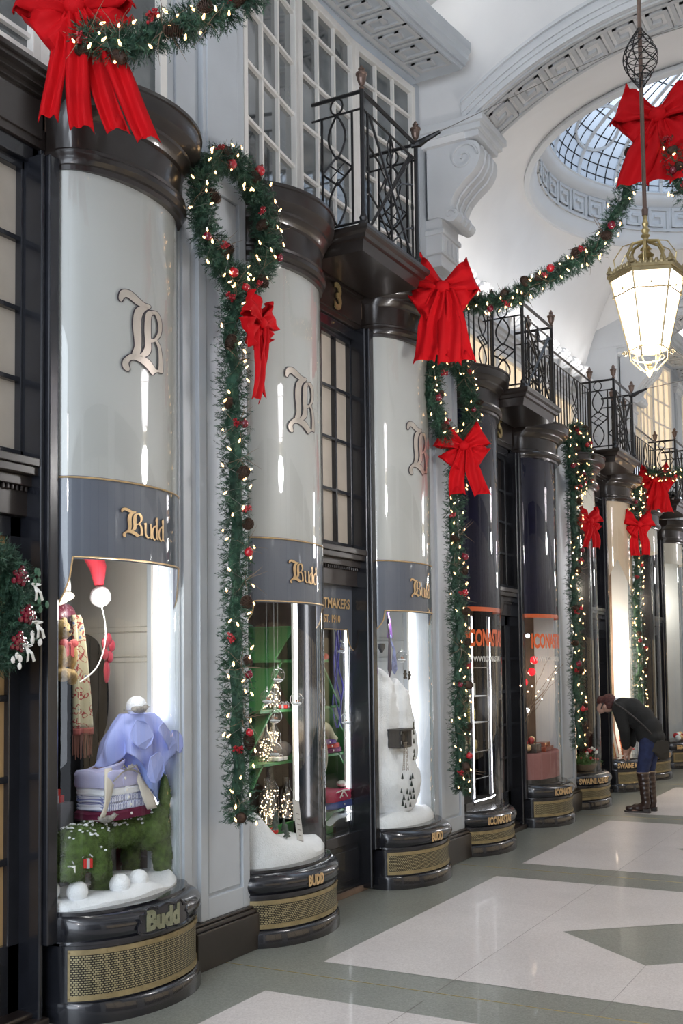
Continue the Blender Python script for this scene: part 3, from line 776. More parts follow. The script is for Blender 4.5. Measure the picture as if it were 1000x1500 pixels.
        rim = MB(); q = smoothpoly([(x*.82, y*1.05) for x, y in pts], 3); v, f = B.decal([(x, y, 0) for x, y in q], [], radians(-8), zs+.072, .13, .012, 9); rim.tube(v, .006, 5, closed=True)
        for i in range(0, len(v), 6): rim.sphere(v[i], .010, 6, 5)
        rim.build('scroll_rim', M['black'], po)
        v, f = text_mesh('Budd', .125, .003, .007, .85); v, f = B.decal(v, f, radians(-23), zs+.030, .13, .015, .01); m_ = MB(); m_.add(v, f); m_.build('shop_name_plate', M['pewter'], po)
    elif sill_txt:
        v, f = text_mesh(sill_txt, .085, .0015, .0035, .62 if len(sill_txt) < 6 else .7); v, f = B.decal(v, f, phi_txt, zs+.03, .125, .012, .01); m_ = MB(); m_.add(v, f); m_.build('sill_lettering', M['gold'], t)
    t['_'] = ztop; del t['_']
    return B, t, ztop

BAYS = {}
for key, yc, side, zb, zt, style, txt, ph, fas, lab in (
    ('A', 4.32, -1, .51, 4.12, 'budd', 'Budd', 0, .43, 'nearest bow window, grey frosted glass with big blackletter B over toy dog display and scroll name plaque on sill'),
    ('B', 5.90, 1, .44, 4.19, 'budd', 'BUDD', -.36, .43, 'bow window with blackletter B between lit pier garland and dark multi-pane window, snow and green shelf inside'),
    ('C', 7.68, -1, .44, 4.18, 'budd', 'BUDD', -.38, .40, 'bow window holding the white snow mountain display, right of the dark multi-pane window'),
    ('D', 9.25, 1, .38, 3.95, 'navy', 'ICONASTAS', -.75, .36, 'navy topped bow window with lit glass shelves, left of the dark shop door'),
    ('E', 11.02, -1, .43, 3.80, 'navy', 'ICONASTAS', -.70, .36, 'navy topped bow window with draped pink table inside, right of the dark shop door'),
    ('F', 12.56, 1, .40, 3.72, 'plain', 'SWAINE ADENEY', -1.2, .36, 'clear bow window with flower basket, left of the dark gap behind the bending person'),
    ('G', 14.35, -1, .42, 3.78, 'beige', 'SWAINE ADENEY', -1.3, .34, 'brightly lit bow window with beige upper panel that the bending person looks into'),
    ('H', 15.90, 1, .42, 3.6, 'plain', 'SWAINE ADENEY', -1.1, .34, 'far bow window directly behind the bending person'),
    ('I', 17.70, -1, .42, 3.55, 'plain', 'BENSON', -1.15, .34, 'farthest bow window at right edge with coloured balls on its deck')):
    BAYS[key] = bay_window(yc, side, zb, zt, lab, style, txt, ph, fas)

# ================================================================== DOORS AND WINDOWS BETWEEN THE BAYS
def doorway(n, ya, yb, kind, zh, ztop, num=None, blind='blind', cols=3):
    t = thing('window_budd' if False else 'door_%d' % n, None, None, (0, 0, 0)); t['kind'] = 'structure'
    XD = -.25; b = MB()
    b.box(XD-.08, XD+.03, ya-.0, ya+.07, 0, ztop); b.box(XD-.08, XD+.03, yb-.07, yb, 0, ztop)
    b.box(XD-.08, XD+.05, ya, ya+.03, 0, ztop); b.box(XD-.08, XD+.05, yb-.03, yb, 0, ztop)
    b.box(XD-.08, XD+.03, ya, yb, ztop-.08, ztop)
    b.build('door_frame', M['black'], t, bevel=.006)
    # upper light: muntins over a blind
    z0, z1 = zh+.06, ztop-.08; y0, y1 = ya+.07, yb-.07
    b = MB(); b.box(XD-.05, XD, y0, y0+.035, z0, z1); b.box(XD-.05, XD, y1-.035, y1, z0, z1); b.box(XD-.05, XD, y0, y1, z0, z0+.04); b.box(XD-.05, XD, y0, y1, z1-.04, z1)
    for i in range(1, cols): y = lerp(y0+.035, y1-.035, i/cols); b.box(XD-.045, XD-.005, y-.012, y+.012, z0, z1)
    for i in range(1, 4): z = lerp(z0+.04, z1-.04, i/4); b.box(XD-.045, XD-.008, y0, y1, z-.012, z+.012)
    b.build('muntins', M['black'], t, bevel=.003)
    b = MB(); b.box(XD-.06, XD-.04, y0, y1, z0, z1); b.build('upper_pane', M[blind], t)
    # transom cornice with small dentil course
    b = MB(); b.box(XD-.06, XD+.03, ya+.03, yb-.03, zh-.22, zh-.08); b.box(XD-.06, XD+.06, ya+.03, yb-.03, zh-.08, zh-.03); b.box(XD-.06, XD+.10, ya+.02, yb-.02, zh-.03, zh+.01); b.box(XD-.06, XD+.115, ya+.02, yb-.02, zh+.01, zh+.05)
    for i in range(26): y = lerp(ya+.05, yb-.06, i/25); b.box(XD+.03, XD+.05, y, y+.012, zh-.105, zh-.08)
    b.build('transom_cornice', M['brownblack'], t, bevel=.004)
    zl = zh-.22
    if kind == 'window':
        b = MB(); b.box(XD-.10, XD+.01, ya+.03, yb-.03, 0, .42); b.box(XD-.1, XD+.025, ya+.03, yb-.03, .36, .44); b.box(XD-.1, XD+.03, ya+.03, yb-.03, 0, .06); b.box(XD-.1, XD+.018, ya+.12, yb-.12, .10, .32)
        b.build('stall_riser', M['black'], t, bevel=.005)
        b = MB(); b.box(XD-.02, XD-.012, ya+.07, yb-.07, .44, zl); b.build('glass_pane', M['glass'], t)
        # painted head band with scalloped corners
        zz = zl-.32
        pts = [(ya+.07, zl), (yb-.07, zl), (yb-.07, zz-.16), (yb-.13, zz-.13), (yb-.165, zz-.08), (yb-.175, zz), (ya+.175, zz), (ya+.165, zz-.08), (ya+.13, zz-.13), (ya+.07, zz-.16)]
        b = MB(); b.prism(pts, XD-.022, XD-.018, lambda p, q, a: (a, p, q)); bo = b.build('sign_band', M['band'], t)
        b = MB(); b.tube([(XD-.010, p, q) for p, q in pts[2:]], .004, 4); b.build('gilt_line', M['gold'], bo)
        for tx, sz, z, of in (('SHIRTMAKERS', .100, zl-.165, .0025), ('EST. 1910', .075, zl-.27, .0015)):
            v, f = text_mesh(tx, sz, .001, of, .92); wd = max(p[0] for p in v); m_ = MB(); m_.add([(XD-.009+zq, (ya+yb)/2-wd/2+x, z+y) for x, y, zq in v], f); m_.build('gilt_lettering', M['gold'], bo)
    else:
        leaf(t, XD, ya+.07, yb-.07, zl, 'blindw' if kind == 'door_blind' else 'darkin')
    return t
def leaf(t, XD, y0, y1, zl, pane):
    b = MB(); x0, x1 = XD-.06, XD-.01
    b.box(x0, x1, y0, y0+.09, .05, zl); b.box(x0, x1, y1-.09, y1, .05, zl); b.box(x0, x1, y0, y1, .05, .38); b.box(x0, x1, y0, y1, zl-.10, zl)
    b.box(x0-.005, x1+.008, y0+.14, y1-.14, .12, .32)
    for i in range(1, 5): z = lerp(.38, zl-.10, i/5); b.box(x0+.01, x1-.005, y0+.09, y1-.09, z-.016, z+.016)
    l_ = b.build('door_leaf', M['black'], t, bevel=.005)
    b = MB(); b.box(x0+.01, x0+.02, y0+.08, y1-.08, .37, zl-.09); b.build('door_pane', M[pane], l_)
    b = MB(); b.tube([(x1, y0+.045, .98), (x1+.05, y0+.045, .98), (x1+.05, y0+.045, 1.02), (x1+.05, y0+.13, 1.02)], .009, 6); b.box(x1, x1+.008, y0+.025, y0+.065, .9, 1.1); b.build('door_handle', M['brassdull'], l_)
    b = MB(); b.box(XD-.08, XD+.14, y0-.03, y1+.03, 0, .045); b.box(XD-.08, XD+.08, y0-.03, y1+.03, .045, .07); b.build('door_step', M['brownblack'], t, bevel=.008)
def cornice_panel(ya, yb, z0, z1, num, par):
    "number board over a doorway with a moulded top"
    XD = -.25
    b = MB(); b.box(XD-.05, XD+.05, ya, yb, z0, z1-.04); b.box(XD-.05, XD+.063, ya+.03, yb-.03, z0+.04, z1-.09)
    b.build('number_board', M['brownblack'], par, bevel=.004)
    b = MB()
    for dz, e in ((-.07, .07), (-.045, .10), (-.02, .14), (.005, .16)): b.box(XD-.05, XD+e, ya-.01, yb+.01, z1+dz, z1+dz+.028)
    b.build('board_cornice', M['brownblack'], par, bevel=.004)
    if num:
        v, f = text_mesh(num, .27, .006, .006, .9); wd = max(p[0] for p in v); m_ = MB(); m_.add([(XD+.078+zq, (ya+yb)/2-wd/2+x, z0+.055+y) for x, y, zq in v], f); m_.build('number_sign', M['brass'], par)
DW = {}
DW[0] = doorway(1, 3.03, 3.86, 'door_blind', 2.60, 4.20, blind='blind')
DW[1] = doorway(2, 6.36, 7.22, 'window', 2.46, 4.20)
DW[2] = doorway(3, 9.71, 10.56, 'door', 2.36, 3.86, blind='darkin')
DW[3] = doorway(4, 13.02, 13.89, 'door', 2.30, 3.72, blind='darkin')
DW[4] = doorway(5, 16.36, 17.24, 'door', 2.3, 3.6, blind='darkin')
cornice_panel(6.36, 7.22, 4.20, 4.52, '3', DW[1]); cornice_panel(9.71, 10.56, 3.86, 4.18, '5', DW[2]); cornice_panel(13.02, 13.89, 3.74, 4.05, None, DW[3]); cornice_panel(3.03, 3.86, 4.20, 4.52, None, DW[0])
# labels and paper notices on the number 5 door frame
for i, (y, z, w_, h_, c) in enumerate(((10.06, 1.80, .035, .05, 'wvinyl'), (10.06, 1.55, .05, .06, 'wvinyl'), (10.14, 1.25, .03, .09, 'wvinyl'), (10.535, 1.52, .05, .09, 'wvinyl'))):
    b = MB(); b.box(-.262 if i < 3 else -.205, -.255 if i < 3 else -.195, y-w_/2, y+w_/2, z-h_/2, z+h_/2)
    tag(b.build('door_notice', M[c]), ('small round sticker high on the dark door of number 5', 'square white notice below the sticker on the dark door of number 5', 'narrow pale notice lowest on the dark door of number 5', 'white notice on the black post right of the dark door')[i], 'notice', 'notices on the number 5 door')
# crest plate over the number 5 door
b = MB(); b.lathe([(.0001, .02), (.07, .018), (.105, .01), (.12, 0)], (-.20, 10.1, 2.26), 20, 'x'); tag(b.build('crest_plaque', M['brownblack']), 'dark oval crest plaque above the door of number 5', 'plaque')

# ================================================================== BALCONIES
def side_panel(mb, p0, p1, z0, z1):
    "railing panel from p0 to p1 (plan points) with ovals and a diamond lattice"
    p0, p1 = Vector((*p0, 0)), Vector((*p1, 0)); d = p1-p0; Lw = d.length; zr = z1-.12
    P = lambda s, z: tuple(p0+d*s+Vector((0, 0, z)))
    mb.tube([P(0, z1), P(1, z1)], .014, 5); mb.tube([P(0, zr), P(1, zr)], .008, 5); mb.tube([P(0, z0+.05), P(1, z0+.05)], .009, 5)
    for s in (.20, .80): mb.tube([P(s, z0+.05), P(s, zr)], .009, 5)
    h = zr-z0-.05; zc = z0+.05+h*.5; w_ = .30
    r = .06/ max(Lw, .01)
    mb.tube([P(.5+r*.8*cos(a), (zr+z1)/2+.055*sin(a)) for a in [2*pi*i/12 for i in range(12)]], .007, 5, closed=True)
    for sg in (1, -1):   # upper and lower vesica, then lattice between
        mb.tube([P(.5+sg*.17*sin(pi*i/10), zr-h*.40*i/10) for i in range(11)], .008, 5)
        mb.tube([P(.5+sg*.17*sin(pi*i/10), z0+.05+h*.40*i/10) for i in range(11)], .008, 5)
        mb.tube([P(.5+sg*w_, zc), P(.5, zc+h*.13), P(.5-sg*w_*.0, zc+h*.13)], .008, 5)
        mb.tube([P(.5+sg*w_, zc), P(.5, zc-h*.13)], .008, 5)
        mb.tube([P(.5+sg*w_*.5, zc+h*.065), P(.5-sg*w_*.5*0, zc-h*.0)], .005, 4); mb.tube([P(.5, zc), P(.5+sg*w_*.5, zc-h*.065)], .005, 4)
def front_panel(mb, fl_, p0, p1, z0, z1):
    p0, p1 = Vector((*p0, 0)), Vector((*p1, 0)); d = p1-p0; zr = z1-.12
    P = lambda s, z: tuple(p0+d*s+Vector((0, 0, z)))
    mb.tube([P(0, z1), P(1, z1)], .016, 5); mb.tube([P(0, zr), P(1, zr)], .009, 5); mb.tube([P(0, z0+.05), P(1, z0+.05)], .010, 5)
    h = zr-z0-.05; zb = z0+.05
    for s in (.09, .5, .91): mb.tube([P(s, zb), P(s, zr if s != .5 else zr+.0)], .009, 5)
    for a, c in ((.12, .88), (.88, .12)): mb.tube([P(a, zb), P(c, zr)], .010, 5)
    fl_.tube([P(.12, zb), P(.92, zr)], .011, 5)
    for sg in (1, -1):
        mb.tube([P(.5+sg*x, zb+h*q) for x, q in ((.41, .72), (.2, .64), (.10, .55), (.22, .36), (.10, .22), (0, .14))], .008, 5)
        mb.tube([P(.5+sg*x, zb+h*q) for x, q in ((.41, .30), (.24, .22), (.12, .10), (.0, .0))], .007, 5)
        mb.tube([P(.5+sg*x, zb+h*q) for x, q in ((0, 1), (.06, .88), (0, .76))], .006, 5)
        for q in (.5, .30): mb.tube([P(.5+sg*.41+.02*cos(a), zb+h*q+.03*sin(a)) for a in [2*pi*i/8 for i in range(8)]], .005, 4, closed=True)
def finial(c, s_=1):
    m_ = MB(); m_.lathe([(r*s_, z*s_) for r, z in ((.012, 0), (.020, .01), (.012, .025), (.022, .04), (.032, .07), (.034, .095), (.040, .10), (.040, .112), (.022, .122), (.018, .135), (.024, .142), (.012, .155), (.010, .165), (.0002, .172))], c, 12); return m_
def balcony(y0, y1, zs, label, xo=.31, bracket=False, hr=.92):
    t = thing('balcony', label, 'balcony', (0, 0, 0), 0, None)
    b = MB(); prof = [(-.05, -.13), (.0, -.13), (.0, -.02), (.025, .0), (.045, .02), (.045, .035), (.06, .04), (.06, .055), (-.05, .055)]
    xi = -.12
    V = []   # moulded slab: sweep profile around three sides by scaling
    rings = []
    for o_, z in ((-.035, -.10), (-.028, -.10), (-.012, -.03), (.012, -.025), (.02, .0), (.04, .015), (.045, .03), (.045, .05)):
        rings.append(([(xi, y0-o_), (xo+o_, y0-o_), (xo+o_, y1+o_), (xi, y1+o_)], zs+z))
    sweep(b, rings); b.build('slab', M['brownblack'], t)
    z0 = zs+.05; z1 = z0+hr; xp = xo-.02; ya, yb = y0+.03, y1-.03; xw = -.10
    for nm, q in (('side_railing', ya), ('side_railing', yb)):
        m_ = MB(); side_panel(m_, (xw, q), (xp, q), z0, z1); m_.build(nm, M['iron'], t)
    m_, f_ = MB(), MB(); front_panel(m_, f_, (xp, ya), (xp, yb), z0, z1); m_.add(f_.v, f_.f); m_.build('front_railing', M['iron'], t)
    for q in (ya, yb):
        m_ = MB(); m_.tube([(xp, q, z0), (xp, q, z1+.01)], .016, 6); m_.lathe([(.04, 0), (.04, .02), (.022, .05), (.03, .07), (.016, .1)], (xp, q, z0), 8); po = m_.build('corner_post', M['iron'], t)
        finial((xp, q, z1+.01)).build('finial', M['finial'], po)
    if bracket:
        m_ = MB(); m_.tube([(xp-.03, yb-.02, z1-.01), (xp+.03, yb, z1+.0), (xp+.08, yb+.01, z1+.025), (xp+.19, yb+.02, z1+.06)], [.022, .030, .022, .013], 8)
        m_.build('bracket_arm', M['iron'], t)
    return z1
BZ = {}
BZ[1] = balcony(6.29, 7.22, 4.54, 'black iron balcony with bronze urn finials nearest the camera, above the number 3 window', bracket=True, hr=.95)
BZ[2] = balcony(9.5, 10.45, 4.16, 'black iron balcony above the number 5 door, behind the big red bow', hr=.82)
BZ[3] = balcony(12.8, 13.75, 4.16, 'black iron balcony third along, before the pale console and lit windows', bracket=True, hr=.85)
BZ[4] = balcony(16.3, 17.25, 4.0, 'distant black iron balcony half hidden by the far red bow', hr=.9)
# railings run along above the bow window cornices in the dome bay
def cornice_railing(y0, y1, z0, z1, label, xr=.02, ovals=()):
    t = thing('cornice_railing', label, 'railing')
    for z_, r_ in ((z1, .013), (z1-.12, .008), (z0+.06, .009)): m_ = MB(); m_.tube([(xr, y0, z_), (xr, y1, z_)], r_, 5); m_.build('rail', M['iron'], t)
    n = int((y1-y0)/.105)
    for i in range(n+1):
        y = lerp(y0, y1, i/n)
        if any(abs(y-q) < .10 for q in ovals): continue
        m_ = MB(); m_.tube([(xr, y, z0+.0), (xr, y, z1-.12)], .008, 5, caps=False); m_.build('baluster', M['iron'], t)
    for q in ovals:
        m_ = MB(); h = z1-.12-z0-.06
        for sg in (1, -1):
            m_.tube([(xr, q+sg*.09*sin(pi*i/10), z1-.12-h*.42*i/10) for i in range(11)], .007, 5); m_.tube([(xr, q+sg*.09*sin(pi*i/10), z0+.06+h*.42*i/10) for i in range(11)], .007, 5)
            m_.tube([(xr, q+sg*.12, z0+.06+h/2), (xr, q, z0+.06+h*.60)], .007, 5); m_.tube([(xr, q+sg*.12, z0+.06+h/2), (xr, q, z0+.06+h*.40)], .007, 5)
            m_.tube([(xr, q+sg*.06, z0+.06+h*.55), (xr, q-sg*.06, z0+.06+h*.45)], .005, 4)
        m_.build('oval_tracery', M['iron'], t)
    for q in (y0, y1):
        m_ = MB(); m_.tube([(xr, q, z0), (xr, q, z1)], .015, 6); po = m_.build('railing_post', M['iron'], t); finial((xr, q, z1)).build('finial', M['finial'], po)
cornice_railing(8.75, 9.46, 4.30, BZ[2]-.02, 'black iron railing above the left navy bow window, beside the big red bow', ovals=(9.2,))
cornice_railing(10.5, 12.76, 4.15, BZ[3]+.0, 'long black iron railing receding between the second and third balconies', ovals=(11.2, 12.1))
cornice_railing(13.8, 14.4, 4.15, BZ[3]-.02, 'short black iron railing beyond the third balcony')
cornice_railing(14.9, 16.25, 4.0, BZ[4]-.02, 'far black iron railing before the farthest balcony', ovals=(15.6,))

# ================================================================== LANTERNS
def lantern(cx, cy, zb, label, power=45):
    t = thing('hanging_lantern', label, 'lantern', (cx, cy, zb), 0, 'hanging arcade lanterns')
    N = 6; rt, rm, rbot = .215, .205, .115; zt, zm, z0 = .60, .52, .17
    ang = [2*pi*(k+.35)/N for k in range(N)]
    pt = lambda r, z, a: (r*cos(a), r*sin(a), z)
    b = MB()
    for k in range(N):
        a, c = ang[k], ang[(k+1) % N]; b.add([pt(rbot*.98, z0, a), pt(rbot*.98, z0, c), pt(rt*.97, zt, c), pt(rt*.97, zt, a)], [(0, 1, 2, 3)])
    b.add([pt(rbot*.98, z0, a) for a in ang], [tuple(range(N))]); b.build('glass_body', M['lampglass'], t)
    b = MB()
    for k in range(N):
        a, c = ang[k], ang[(k+1) % N]
        b.tube([pt(rbot, z0, a), pt(rt, zt, a)], .007, 5)
        for r, z in ((rbot, z0), (rm*.99, zm-.02), (rt, zt)): b.tube([pt(r, z, a), pt(r, z, c)], .006, 5)
        m0 = (Vector(pt(rm, zm+.01, a))+Vector(pt(rm, zm+.01, c)))/2
        for e in (a, c): b.tube([pt(rt, zt-.01, e), tuple(m0), pt(rm, zm-.02, e)], .002, 3)
        b.sphere(m0, .010, 6, 4)
    b.build('glazing_frame', M['brassdull'], t)
    b = MB()
    for k in range(N):
        a, c = ang[k], ang[(k+1) % N]
        for r, z0_, z1_ in ((rt+.012, zt-.005, zt+.02), (rt+.022, zt+.02, zt+.035), (rt+.004, zt+.035, zt+.05)):
            b.add([pt(r, z0_, a), pt(r, z0_, c), pt(r, z1_, c), pt(r, z1_, a), pt(r-.05, z0_, a), pt(r-.05, z0_, c), pt(r-.05, z1_, c), pt(r-.05, z1_, a)], [(0, 1, 2, 3), (4, 7, 6, 5), (3, 2, 6, 7), (0, 4, 5, 1)])
        A, C_ = Vector(pt(rt, zt+.05, a)), Vector(pt(rt, zt+.05, c))
        for i in range(7): b.sphere(A.lerp(C_, (i+.5)/7), .014, 6, 4, (1, 1, .8+.9*sin(pi*(i+.5)/7)))
        b.lathe([(.016, 0), (.022, .01), (.012, .025), (.010, .04), (.0002, .055)], pt(rt+.005, zt+.045, a), 6)
    b.lathe([(rt*.86, 0), (.09, .06), (.03, .075)], (0, 0, zt+.03), 12)
    b.build('gallery_crown', M['brassdull'], t)
    b = MB()
    for k in range(N):
        a = ang[k]+.3
        b.tube([pt(.10, zt+.08, a), pt(.12, zt+.15, a), pt(.085, zt+.22, a), pt(.02, zt+.24, a)], .010, 6)
        b.tube([pt(.20, zt+.05, a), pt(.21, zt+.11, a), pt(.15, zt+.20, a), pt(.05, zt+.235, a), pt(.02, zt+.23, a)], .0035, 5)
    b.lathe([(.03, 0), (.05, .02), (.02, .05), (.035, .06), (.012, .09)], (0, 0, zt+.13), 12); b.build('crown_hoops', M['brass'], t)
    b = MB(); b.lathe([(.012, 0), (.022, .012), (.016, .03), (.028, .045), (.018, .06), (.026, .08), (.014, .10), (.020, .12), (.010, .15)], (0, 0, zt+.23), 10); b.tube([(0, 0, zt+.36), (0, 0, zt+.42)], .012, 6); b.build('suspension_knop', M['brass'], t)
    b = MB()
    for k in range(N):
        a = ang[k]; b.tube([pt(rbot, z0, a), pt(rbot*.95, z0-.06, a), pt(.05, z0-.12, a), pt(.018, z0-.13, a)], .005, 5)
        b.tube([pt(rbot+.005+.018*(1-q/10)*cos(q)+.018, z0-.02+.02*(1-q/10)*sin(q), a) for q in range(9)], .004, 4)
    b.tube([pt(rbot*.8, z0-.05, 2*pi*i/18) for i in range(18)], .004, 4, closed=True)
    b.lathe([(.016, .05), (.02, .045), (.012, .03), (.024, .02), (.024, .0), (.016, -.02), (.0002, -.04)], (0, 0, .04), 10); b.build('bottom_cage', M['brassdull'], t)
    b = MB(); zr = zt+.40; zb_ = 1.55; b.tube([(0, 0, zr), (0, 0, 4.1)], .013, 8); b.lathe([(.018, 0), (.02, .04), (.013, .05)], (0, 0, zr), 8); ro = b.build('hanging_rod', M['finial'], t)
    b = MB(); zc = 1.99; hh = .19
    for k in range(7):
        a0 = 2*pi*k/7
        b.tube([((.012+.092*sin(pi*i/20)**1.2)*cos(a0+i*.16), (.012+.092*sin(pi*i/20)**1.2)*sin(a0+i*.16), zc-hh+2*hh*i/20) for i in range(21)], .004, 4)
    for i in range(1, 11):
        r = .012+.092*sin(pi*i/11)**1.2
        b.tube([(r*cos(2*pi*j/14), r*sin(2*pi*j/14), zc-hh+2*hh*i/11) for j in range(14)], .0028, 4, closed=True)
    b.build('wire_basket_knop', M['iron'], ro)
    l_ = light('lantern_light', 'POINT', (0, 0, -.12), power, (1, .97, .95), .15); l_.parent = t
    return t
lantern(2.1, 6.55, 3.37, 'glowing six-sided brass lantern hanging on a long rod at the right', 60)
lantern(2.1, -.4, 3.37, 'glowing brass lantern hanging behind the camera, seen as window reflections', 60)
lantern(2.1, 13.2, 3.37, 'glowing brass lantern hanging farther along beyond the dome', 60)
lantern(2.1, 19.8, 3.37, 'glowing brass lantern hanging at the far end of the arcade', 60)
# ================================================================== GARLANDS
def rnd(a, b_): return random.uniform(a, b_)
def resample(pts, step):
    pts = [Vector(p) for p in pts]; out = []
    N = len(pts)
    fine = []
    for i in range(N-1):
        p0, p1, p2, p3 = pts[max(i-1, 0)], pts[i], pts[i+1], pts[min(i+2, N-1)]
        for k in range(12):
            t = k/12; fine.append(.5*((2*p1)+(p2-p0)*t+(2*p0-5*p1+4*p2-p3)*t*t+(3*p1-p0-3*p2+p3)*t**3))
    fine.append(pts[-1]); acc = 0; out = [fine[0]]
    for a, c in zip(fine, fine[1:]):
        acc += (c-a).length
        if acc >= step: out.append(c); acc = 0
    return out
def sprig(mb, p, d, ln, nn, nl, nw):
    d = d.normalized(); a = d.orthogonal().normalized(); b_ = d.cross(a); q = len(mb.v); V = []; Fs = []
    for i in range(nn):
        t = (i+.5)/nn; c = p+d*(ln*t); an = rnd(0, 2*pi); o_ = (a*cos(an)+b_*sin(an)); dr = (o_+d*rnd(.7, 1.3)).normalized(); s_ = dr.cross(d).normalized()*nw
        e = c+dr*nl*rnd(.7, 1.15)*(1.15-.5*t); j = len(V); V += [c-s_, c+s_, e]; Fs.append((j, j+1, j+2))
    mb.add(V, Fs)
def foliage(path, rad, dens, parent, mseed, nl=.030, nw=.0021, nn=14):
    random.seed(mseed); dens *= 2.3; A, B_ = MB(), MB(); pts = resample(path, .02)
    for i, p in enumerate(pts):
        d = (pts[min(i+1, len(pts)-1)]-pts[max(i-1, 0)]).normalized(); a = d.orthogonal().normalized(); c = d.cross(a)
        for _ in range(int(dens*.02+random.random())):
            an = rnd(0, 2*pi); o_ = a*cos(an)+c*sin(an); r0 = rad*rnd(.15, .6)
            dr = o_*rnd(.5, 1)+d*rnd(-1, 1)*.8+Vector((0, 0, rnd(-.3, .15)))
            sprig(A if random.random() < .66 else B_, p+o_*r0, dr, rad*rnd(.35, .75), nn, nl*rnd(.8, 1.1), nw)
    core = MB(); core.tube([p+Vector((rnd(-1, 1), rnd(-1, 1), rnd(-1, 1)))*rad*.2 for p in pts[::2]], rad*.36, 6)
    n = len(A.v); A.add(core.v, core.f)
    A.build('foliage', M['needle'], parent); tw = B_.build('foliage_tips', M['needleb'], parent)
    return pts
def cone_mesh():
    b = MB()
    for j in range(9):
        z = -.035+.070*j/8; r = .030*math.sqrt(max(.05, 1-((z+.006)/.045)**2)); n = 11
        for k in range(n):
            a = 2*pi*(k+.5*(j % 2))/n; c, s_ = cos(a), sin(a); t = Vector((-s_, c, 0)); o_ = Vector((c, s_, 0))
            p = o_*r*.45+Vector((0, 0, z)); e = o_*r+Vector((0, 0, z+.012))
            b.add([p-t*.003, p+t*.003, e+t*.0075, e-t*.0075, e+o_*.003-Vector((0, 0, .004))], [(0, 1, 2, 3), (3, 2, 4)])
    b.sphere((0, 0, 0), .022, 8, 6, (1, 1, 1.5)); return b
PROTO = {}
def proto(name, mb, m, smooth=False, **k):
    o = mb.build(name, m, None, smooth=smooth, **k); me = o.data; bpy.data.objects.remove(o); PROTO[name] = me
proto('pine_cone', cone_mesh(), M['cone'])
b = MB(); b.sphere((0, 0, 0), .030, 16, 10); b.lathe([(.008, 0), (.008, .008), (.003, .010)], (0, 0, .028), 8); proto('bauble', b, M['bauble'], True)
b = MB(); b.sphere((0, 0, 0), .030, 16, 10); b.lathe([(.008, 0), (.008, .008), (.003, .010)], (0, 0, .028), 8); proto('red_bauble', b, M['baubler'], True)
b = MB(); b.lathe([(.0035, -.008), (.0048, 0), (.0075, .010), (.0075, .016), (.004, .022), (.0002, .026)], (0, 0, 0), 8); proto('fairy_light', b, M['bulb'], True)
random.seed(3); b = MB()
for _ in range(16):
    p = Vector((rnd(-1, 1), rnd(-1, 1), rnd(-1, 1)))*.030; b.sphere(p, .008, 7, 5)
    b.tube([(0, 0, -.03), p], .0012, 3)
proto('berry_cluster', b, M['berry'])
b = MB()
for _ in range(7):
    q = Vector((0, 0, 0)); d = Vector((rnd(-1, 1), rnd(-.7, .7), rnd(-.4, 1))).normalized(); P_ = [q]
    for _ in range(6): d = (d+Vector((rnd(-1, 1), rnd(-1, 1), rnd(-1, 1)))*.28).normalized(); q = q+d*.026; P_.append(q)
    b.tube(P_, [.0022]*4+[.0015, .001, .0008], 3)
proto('twig', b, M['twig'])
random.seed(4); b = MB()
for _ in range(26):
    d = Vector((rnd(-1, 1), rnd(-1, 1), rnd(-1, 1))).normalized(); s_ = d.orthogonal().normalized()*.0011; b.add([-s_, s_, d*rnd(.05, .085)], [(0, 1, 2)])
proto('long_needle_tuft', b, M['needleb'])
def place(kind, loc, parent, s_=1, rot=None):
    o = bpy.data.objects.new(kind, PROTO[kind]); COL.objects.link(o); o.location = loc; o.scale = (s_,)*3; o.parent = parent
    o.rotation_euler = rot or (rnd(0, 6), rnd(0, 6), rnd(0, 6)); return o
def dress(pts, rad, parent, nlights, ncone, nball, seed, face=Vector((1, -.55, 0)), bulb=1.0, flen=1.0):
    random.seed(seed); n = len(pts); face = face.normalized()
    wv = MB(); wp = []
    for i in range(nlights):
        k = min(n-1, int((i+rnd(.1, .9))/nlights*n)); p = pts[k]; d = (pts[min(k+1, n-1)]-pts[max(k-1, 0)]).normalized()
        o_ = face*rnd(.15, 1.0)+d.cross(face)*rnd(-1.0, 1.0); o_ = o_.normalized()*rad*rnd(.85, 1.08)+d*rnd(-.02, .02)
        place('fairy_light', p+o_, parent, bulb*.8*rnd(.85, 1.15), (pi+rnd(-.9, .9), rnd(-.9, .9), 0)); wp.append(p+o_*.93)
    if len(wp) > 3: wv.tube(resample(wp, .03), .0011, 3); wv.build('light_wire', M['wire'], parent)
    def along(i, m_, out): 
        k = min(n-1, int((i+rnd(.2, .8))/m_*n)); p = pts[k]; d = (pts[min(k+1, n-1)]-pts[max(k-1, 0)]).normalized()
        o_ = face*rnd(.5, 1)+d.cross(face)*rnd(-.8, .8); return p+o_.normalized()*rad*out
    for i in range(ncone): place('pine_cone', along(i, ncone, .78), parent, rnd(.85, 1.15))
    for i in range(nball): place('bauble' if i % 2 else 'red_bauble', along(i, nball, .85), parent, rnd(.75, 1.1), (rnd(-.5, .5), rnd(-.5, .5), 0))
    for i in range(max(2, ncone//2+1)): place('berry_cluster', along(i, ncone//2+1, .9), parent, rnd(.7, 1))
    for i in range(max(3, ncone)): place('twig', along(i, max(3, ncone), .6), parent, rnd(.7, 1.1))
    for i in range(max(3, ncone)): place('long_needle_tuft', along(i, max(3, ncone), .75), parent, rnd(.7, 1.05))
